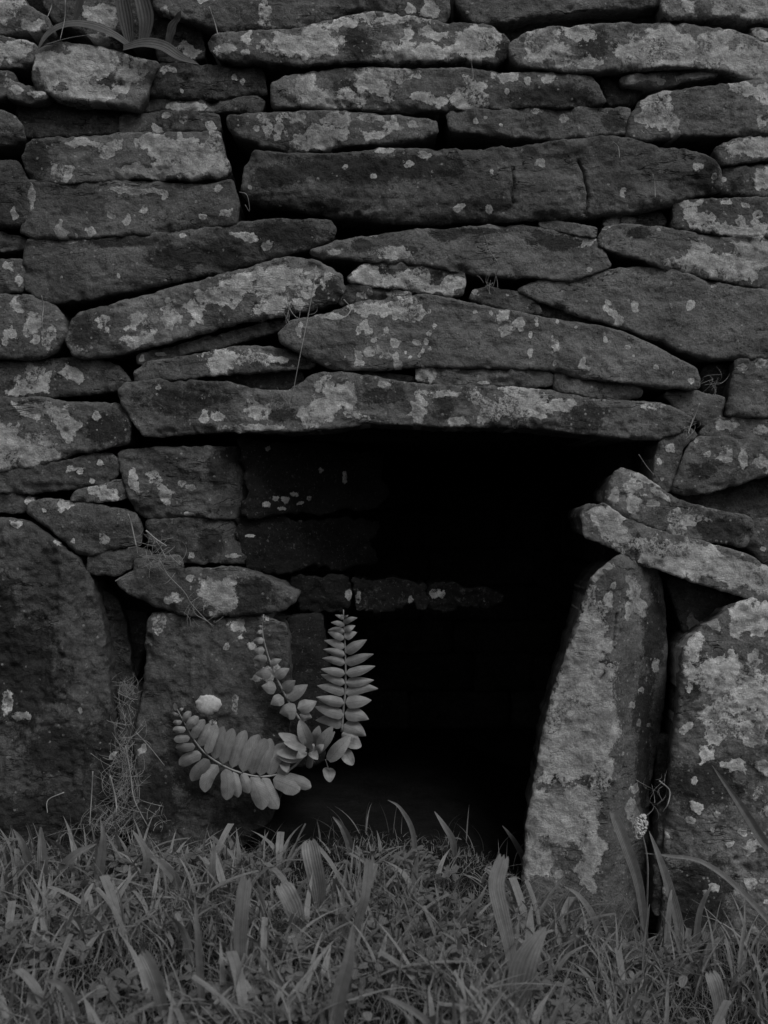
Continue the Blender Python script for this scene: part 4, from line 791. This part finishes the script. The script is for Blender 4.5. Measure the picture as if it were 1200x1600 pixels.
def clover(n, y0, y1):
    P = lawn_pts(int(n * 3), y0, y1); q = fbm(P * [1, 1, 0] + [9, 4, 0], 4.5, 2, 33); P = P[q > .06][:n]
    V_, Fc, U, sh = [], [], [], []
    for p in P:
        h = rg.uniform(.015, .05); a0 = rg.uniform(0, 6.28); r = rg.uniform(.006, .012); s_ = rg.random()
        nx_, ny_ = rg.uniform(-.35, .35), rg.uniform(-.7, .1)
        for k in range(3):
            a = a0 + k * 2.094; ca, sa = math.cos(a), math.sin(a); b0 = len(V_)
            for (u, v) in ((0, 0), (.55, .42), (1.2, .62), (1.75, .42), (1.62, 0), (1.75, -.42), (1.2, -.62), (.55, -.42), (1.0, 0)):
                x = r * (u * ca - v * sa); y = r * (u * sa + v * ca); z = h + x * nx_ * -1 + y * ny_ * -1 + (abs(v) * r * .25)
                V_.append((p[0] + x, p[1] + y, p[2] + z)); U.append((.5 + v, u / 1.8)); sh.append(s_)
            Fc += [(b0 + 8, b0 + i, b0 + (i + 1) % 8) for i in range(8)]
        b0 = len(V_); V_ += [(p[0]-.0006, p[1], p[2]), (p[0]+.0006, p[1], p[2]), (p[0]+.0005, p[1], p[2]+h), (p[0]-.0005, p[1], p[2]+h)]; U += [(.3, .5)] * 4; sh += [s_] * 4; Fc.append((b0, b0+1, b0+2, b0+3))
    o = mesh_obj('clover', V_, Fc, M_CLOVER, None, uv=U); at = o.data.attributes.new('shade', 'FLOAT', 'POINT'); at.data.foreach_set('value', sh)
    tag(o, 'low clover leaves spread through the lawn in front of the hollow', 'clover', kind='stuff')
clover(1700, -1.0, -.12)

# broad blades one can point at: traced where they stand, each bending in depth
BL = [
 ([(503,1440),(497,1380),(490,1345),(484,1314)], 30, 'blunt', 1., 'widest mown-off blade standing in front of the middle of the hollow'),
 ([(470,1475),(462,1430),(450,1400),(440,1382)], 30, 'blunt', .6, 'mown broad blade leaning left beside the widest one'),
 ([(266,1620),(252,1560),(240,1520),(224,1488)], 24, 'blunt', .9, 'striped pale blade leaning left at the bottom left'),
 ([(808,1560),(796,1480),(782,1420),(775,1380),(787,1338)], 25, 'blunt', .8, 'tall curved blade with a ragged top near the leaning upright stone'),
 ([(810,1580),(813,1530),(826,1490),(852,1449)], 42, 'lance', .6, 'broad pointed leaf opening to the right beside the tall curved blade'),
 ([(1230,1370),(1190,1310),(1155,1255),(1112,1195)], 18, 'point', .5, 'long blade slanting up across the right upright stone'),
 ([(1215,1460),(1150,1385),(1095,1346),(1050,1338),(1006,1333)], 10, 'point', .6, 'narrow blade bent flat to the left before the right uprights'),
 ([(1012,1480),(1000,1390),(980,1325),(958,1268)], 16, 'blunt', .3, 'dark blade leaning left against the leaning upright stone'),
 ([(1060,1450),(1046,1390),(1030,1340),(1014,1298)], 17, 'point', .1, 'dark blade in the gap between the two right uprights'),
 ([(548,1500),(560,1440),(571,1400),(577,1342)], 14, 'blunt', .7, 'upright cut blade right of the widest mown blade'),
 ([(66,1400),(68,1345),(64,1292)], 24, 'oval', .5, 'short rounded upright leaf at the foot of the left upright stone'),
 ([(58,1390),(45,1345),(34,1315),(20,1295)], 15, 'point', .4, 'blade leaning left near the left edge of the lawn'),
 ([(90,1400),(95,1365),(115,1337),(152,1318)], 16, 'point', .4, 'blade bending to the right below the left upright stone'),
 ([(150,1400),(158,1350),(162,1310),(158,1284)], 17, 'point', .3, 'upright blade in front of the left crevice'),
 ([(212,1400),(228,1360),(228,1330),(206,1296)], 15, 'point', .3, 'curving blade beside the foot of the squat upright stone'),
 ([(290,1400),(270,1368),(250,1348),(231,1336)], 16, 'point', .3, 'low blade leaning left under the squat upright stone'),
 ([(331,1410),(332,1360),(335,1308)], 12, 'point', .3, 'upright narrow blade under the drooping fern frond'),
 ([(556,1345),(545,1312),(534,1290),(520,1276)], 13, 'lance', .3, 'small hanging blade just inside the dark hollow'),
 ([(712,1345),(708,1315),(694,1290),(679,1268)], 10, 'lance', .8, 'small pale blade before the middle of the dark hollow'),
 ([(650,1360),(645,1300),(625,1262),(606,1250)], 8, 'lance', .1, 'dark thin blade arching left inside the hollow'),
 ([(818,1345),(806,1318),(795,1302),(785,1290)], 9, 'lance', .3, 'small blade beside the left edge of the leaning upright stone'),
 ([(380,1560),(375,1480),(378,1420),(384,1372)], 22, 'blunt', .6, 'broad blade standing in the lawn below the fern'),
 ([(318,1600),(312,1510),(308,1450),(304,1400)], 13, 'point', .5, 'tall narrow blade in the left half of the lawn'),
 ([(520,1640),(530,1560),(545,1500),(552,1440)], 26, 'point', .6, 'broad blade at the bottom middle of the lawn'),
 ([(720,1460),(735,1430),(752,1400),(762,1380)], 8, 'point', .6, 'slender blade left of the tall curved blade'),
 ([(940,1500),(930,1440),(905,1400),(880,1384)], 12, 'point', .5, 'blade bending left across the foot of the leaning upright stone'),
 ([(1085,1500),(1092,1430),(1108,1390),(1115,1382)], 11, 'point', .4, 'upright blade before the right edge upright stone'),
 ([(1040,1470),(1045,1420),(1050,1385)], 12, 'point', .7, 'short stout blade between the two right upright stones'),
 ([(470,1580),(440,1540),(420,1500),(398,1472)], 10, 'point', .8, 'thin bright blade leaning left in the lower middle lawn'),
 ([(705,1640),(660,1590),(610,1560),(590,1556)], 12, 'point', .6, 'low blade bending left at the bottom edge'),
 ([(1120,1640),(1125,1580),(1118,1540),(1110,1520)], 24, 'blunt', .4, 'broad dull blade near the bottom right corner'),
 ([(130,1620),(110,1560),(95,1540),(70,1530)], 18, 'oval', .5, 'low rounded leaf near the bottom left corner'),
]
for pts, wpx, prof, sh, lab in BL:
    bx, by = pts[0]; x, y = ground_px(bx, max(by, 1352)); y = min(y, -.10 if not (450 < bx < 830 and by < 1362) else .02)
    if bx > 830: y = min(y, -.22)
    n = len(pts); P = [W(a, b, y - .03 * math.sin(i / (n - 1) * 2.4)) for i, (a, b) in enumerate(pts)]
    P[0] = Vector((P[0].x, P[0].y, min(P[0].z, float(gz(P[0].x, P[0].y)) - .002))) if P[0].z - float(gz(P[0].x, P[0].y)) < .05 else P[0]
    if P[0].z > float(gz(P[0].x, P[0].y)): P.insert(0, Vector((P[0].x, P[0].y + .005, float(gz(P[0].x, P[0].y)) - .004)))
    o = strap(P, wpx * (CAM_D + y) / F, prof, fold=rg.uniform(.15, .45), seg=18, name='grass_blade', mat=M_BLADE, nrm=(rg.uniform(-.3, .3), -1, .2), twist=rg.uniform(-.3, .3), shade=sh, cut=(prof == 'blunt'), wave=.01, n_across=6)
    tag(o, lab, 'grass blade', 'broad grass blades in the lawn')

# fallen bits on the lawn: a few tiny weeds with round leaves
V_, Fc, U, sh = [], [], [], []
P = lawn_pts(150, -1.0, -.08)
for p in P:
    k0 = rg.randint(3, 6); a0 = rg.uniform(0, 6.28); hh = rg.uniform(.01, .05); s_ = rg.random()
    for k in range(k0):
        a = a0 + k * 6.28 / k0 + rg.uniform(-.3, .3); L = rg.uniform(.012, .030); wv = L * rg.uniform(.22, .34); ca, sa = math.cos(a), math.sin(a); b0 = len(V_); up_ = rg.uniform(.1, .9)
        for t in np.linspace(0, 1, 6):
            ww = wv * math.sin(math.pi * min(t * .93 + .05, 1)) ** .7; r = L * t; z = p[2] + hh + up_ * r - 14 * r * r
            for u in (-1, 0, 1): V_.append((p[0] + r * ca - u * ww * sa, p[1] + r * sa + u * ww * ca, z + abs(u) * ww * .25)); U.append((.5 + u / 2, t)); sh.append(s_)
        Fc += [(b0+i*3+j, b0+i*3+j+1, b0+(i+1)*3+j+1, b0+(i+1)*3+j) for i in range(5) for j in range(2)]
o = mesh_obj('small_weeds', V_, Fc, M_CLOVER, None, uv=U); at = o.data.attributes.new('shade', 'FLOAT', 'POINT'); at.data.foreach_set('value', sh)
tag(o, 'small low weeds with pointed leaves mixed into the lawn', 'weeds', kind='stuff')
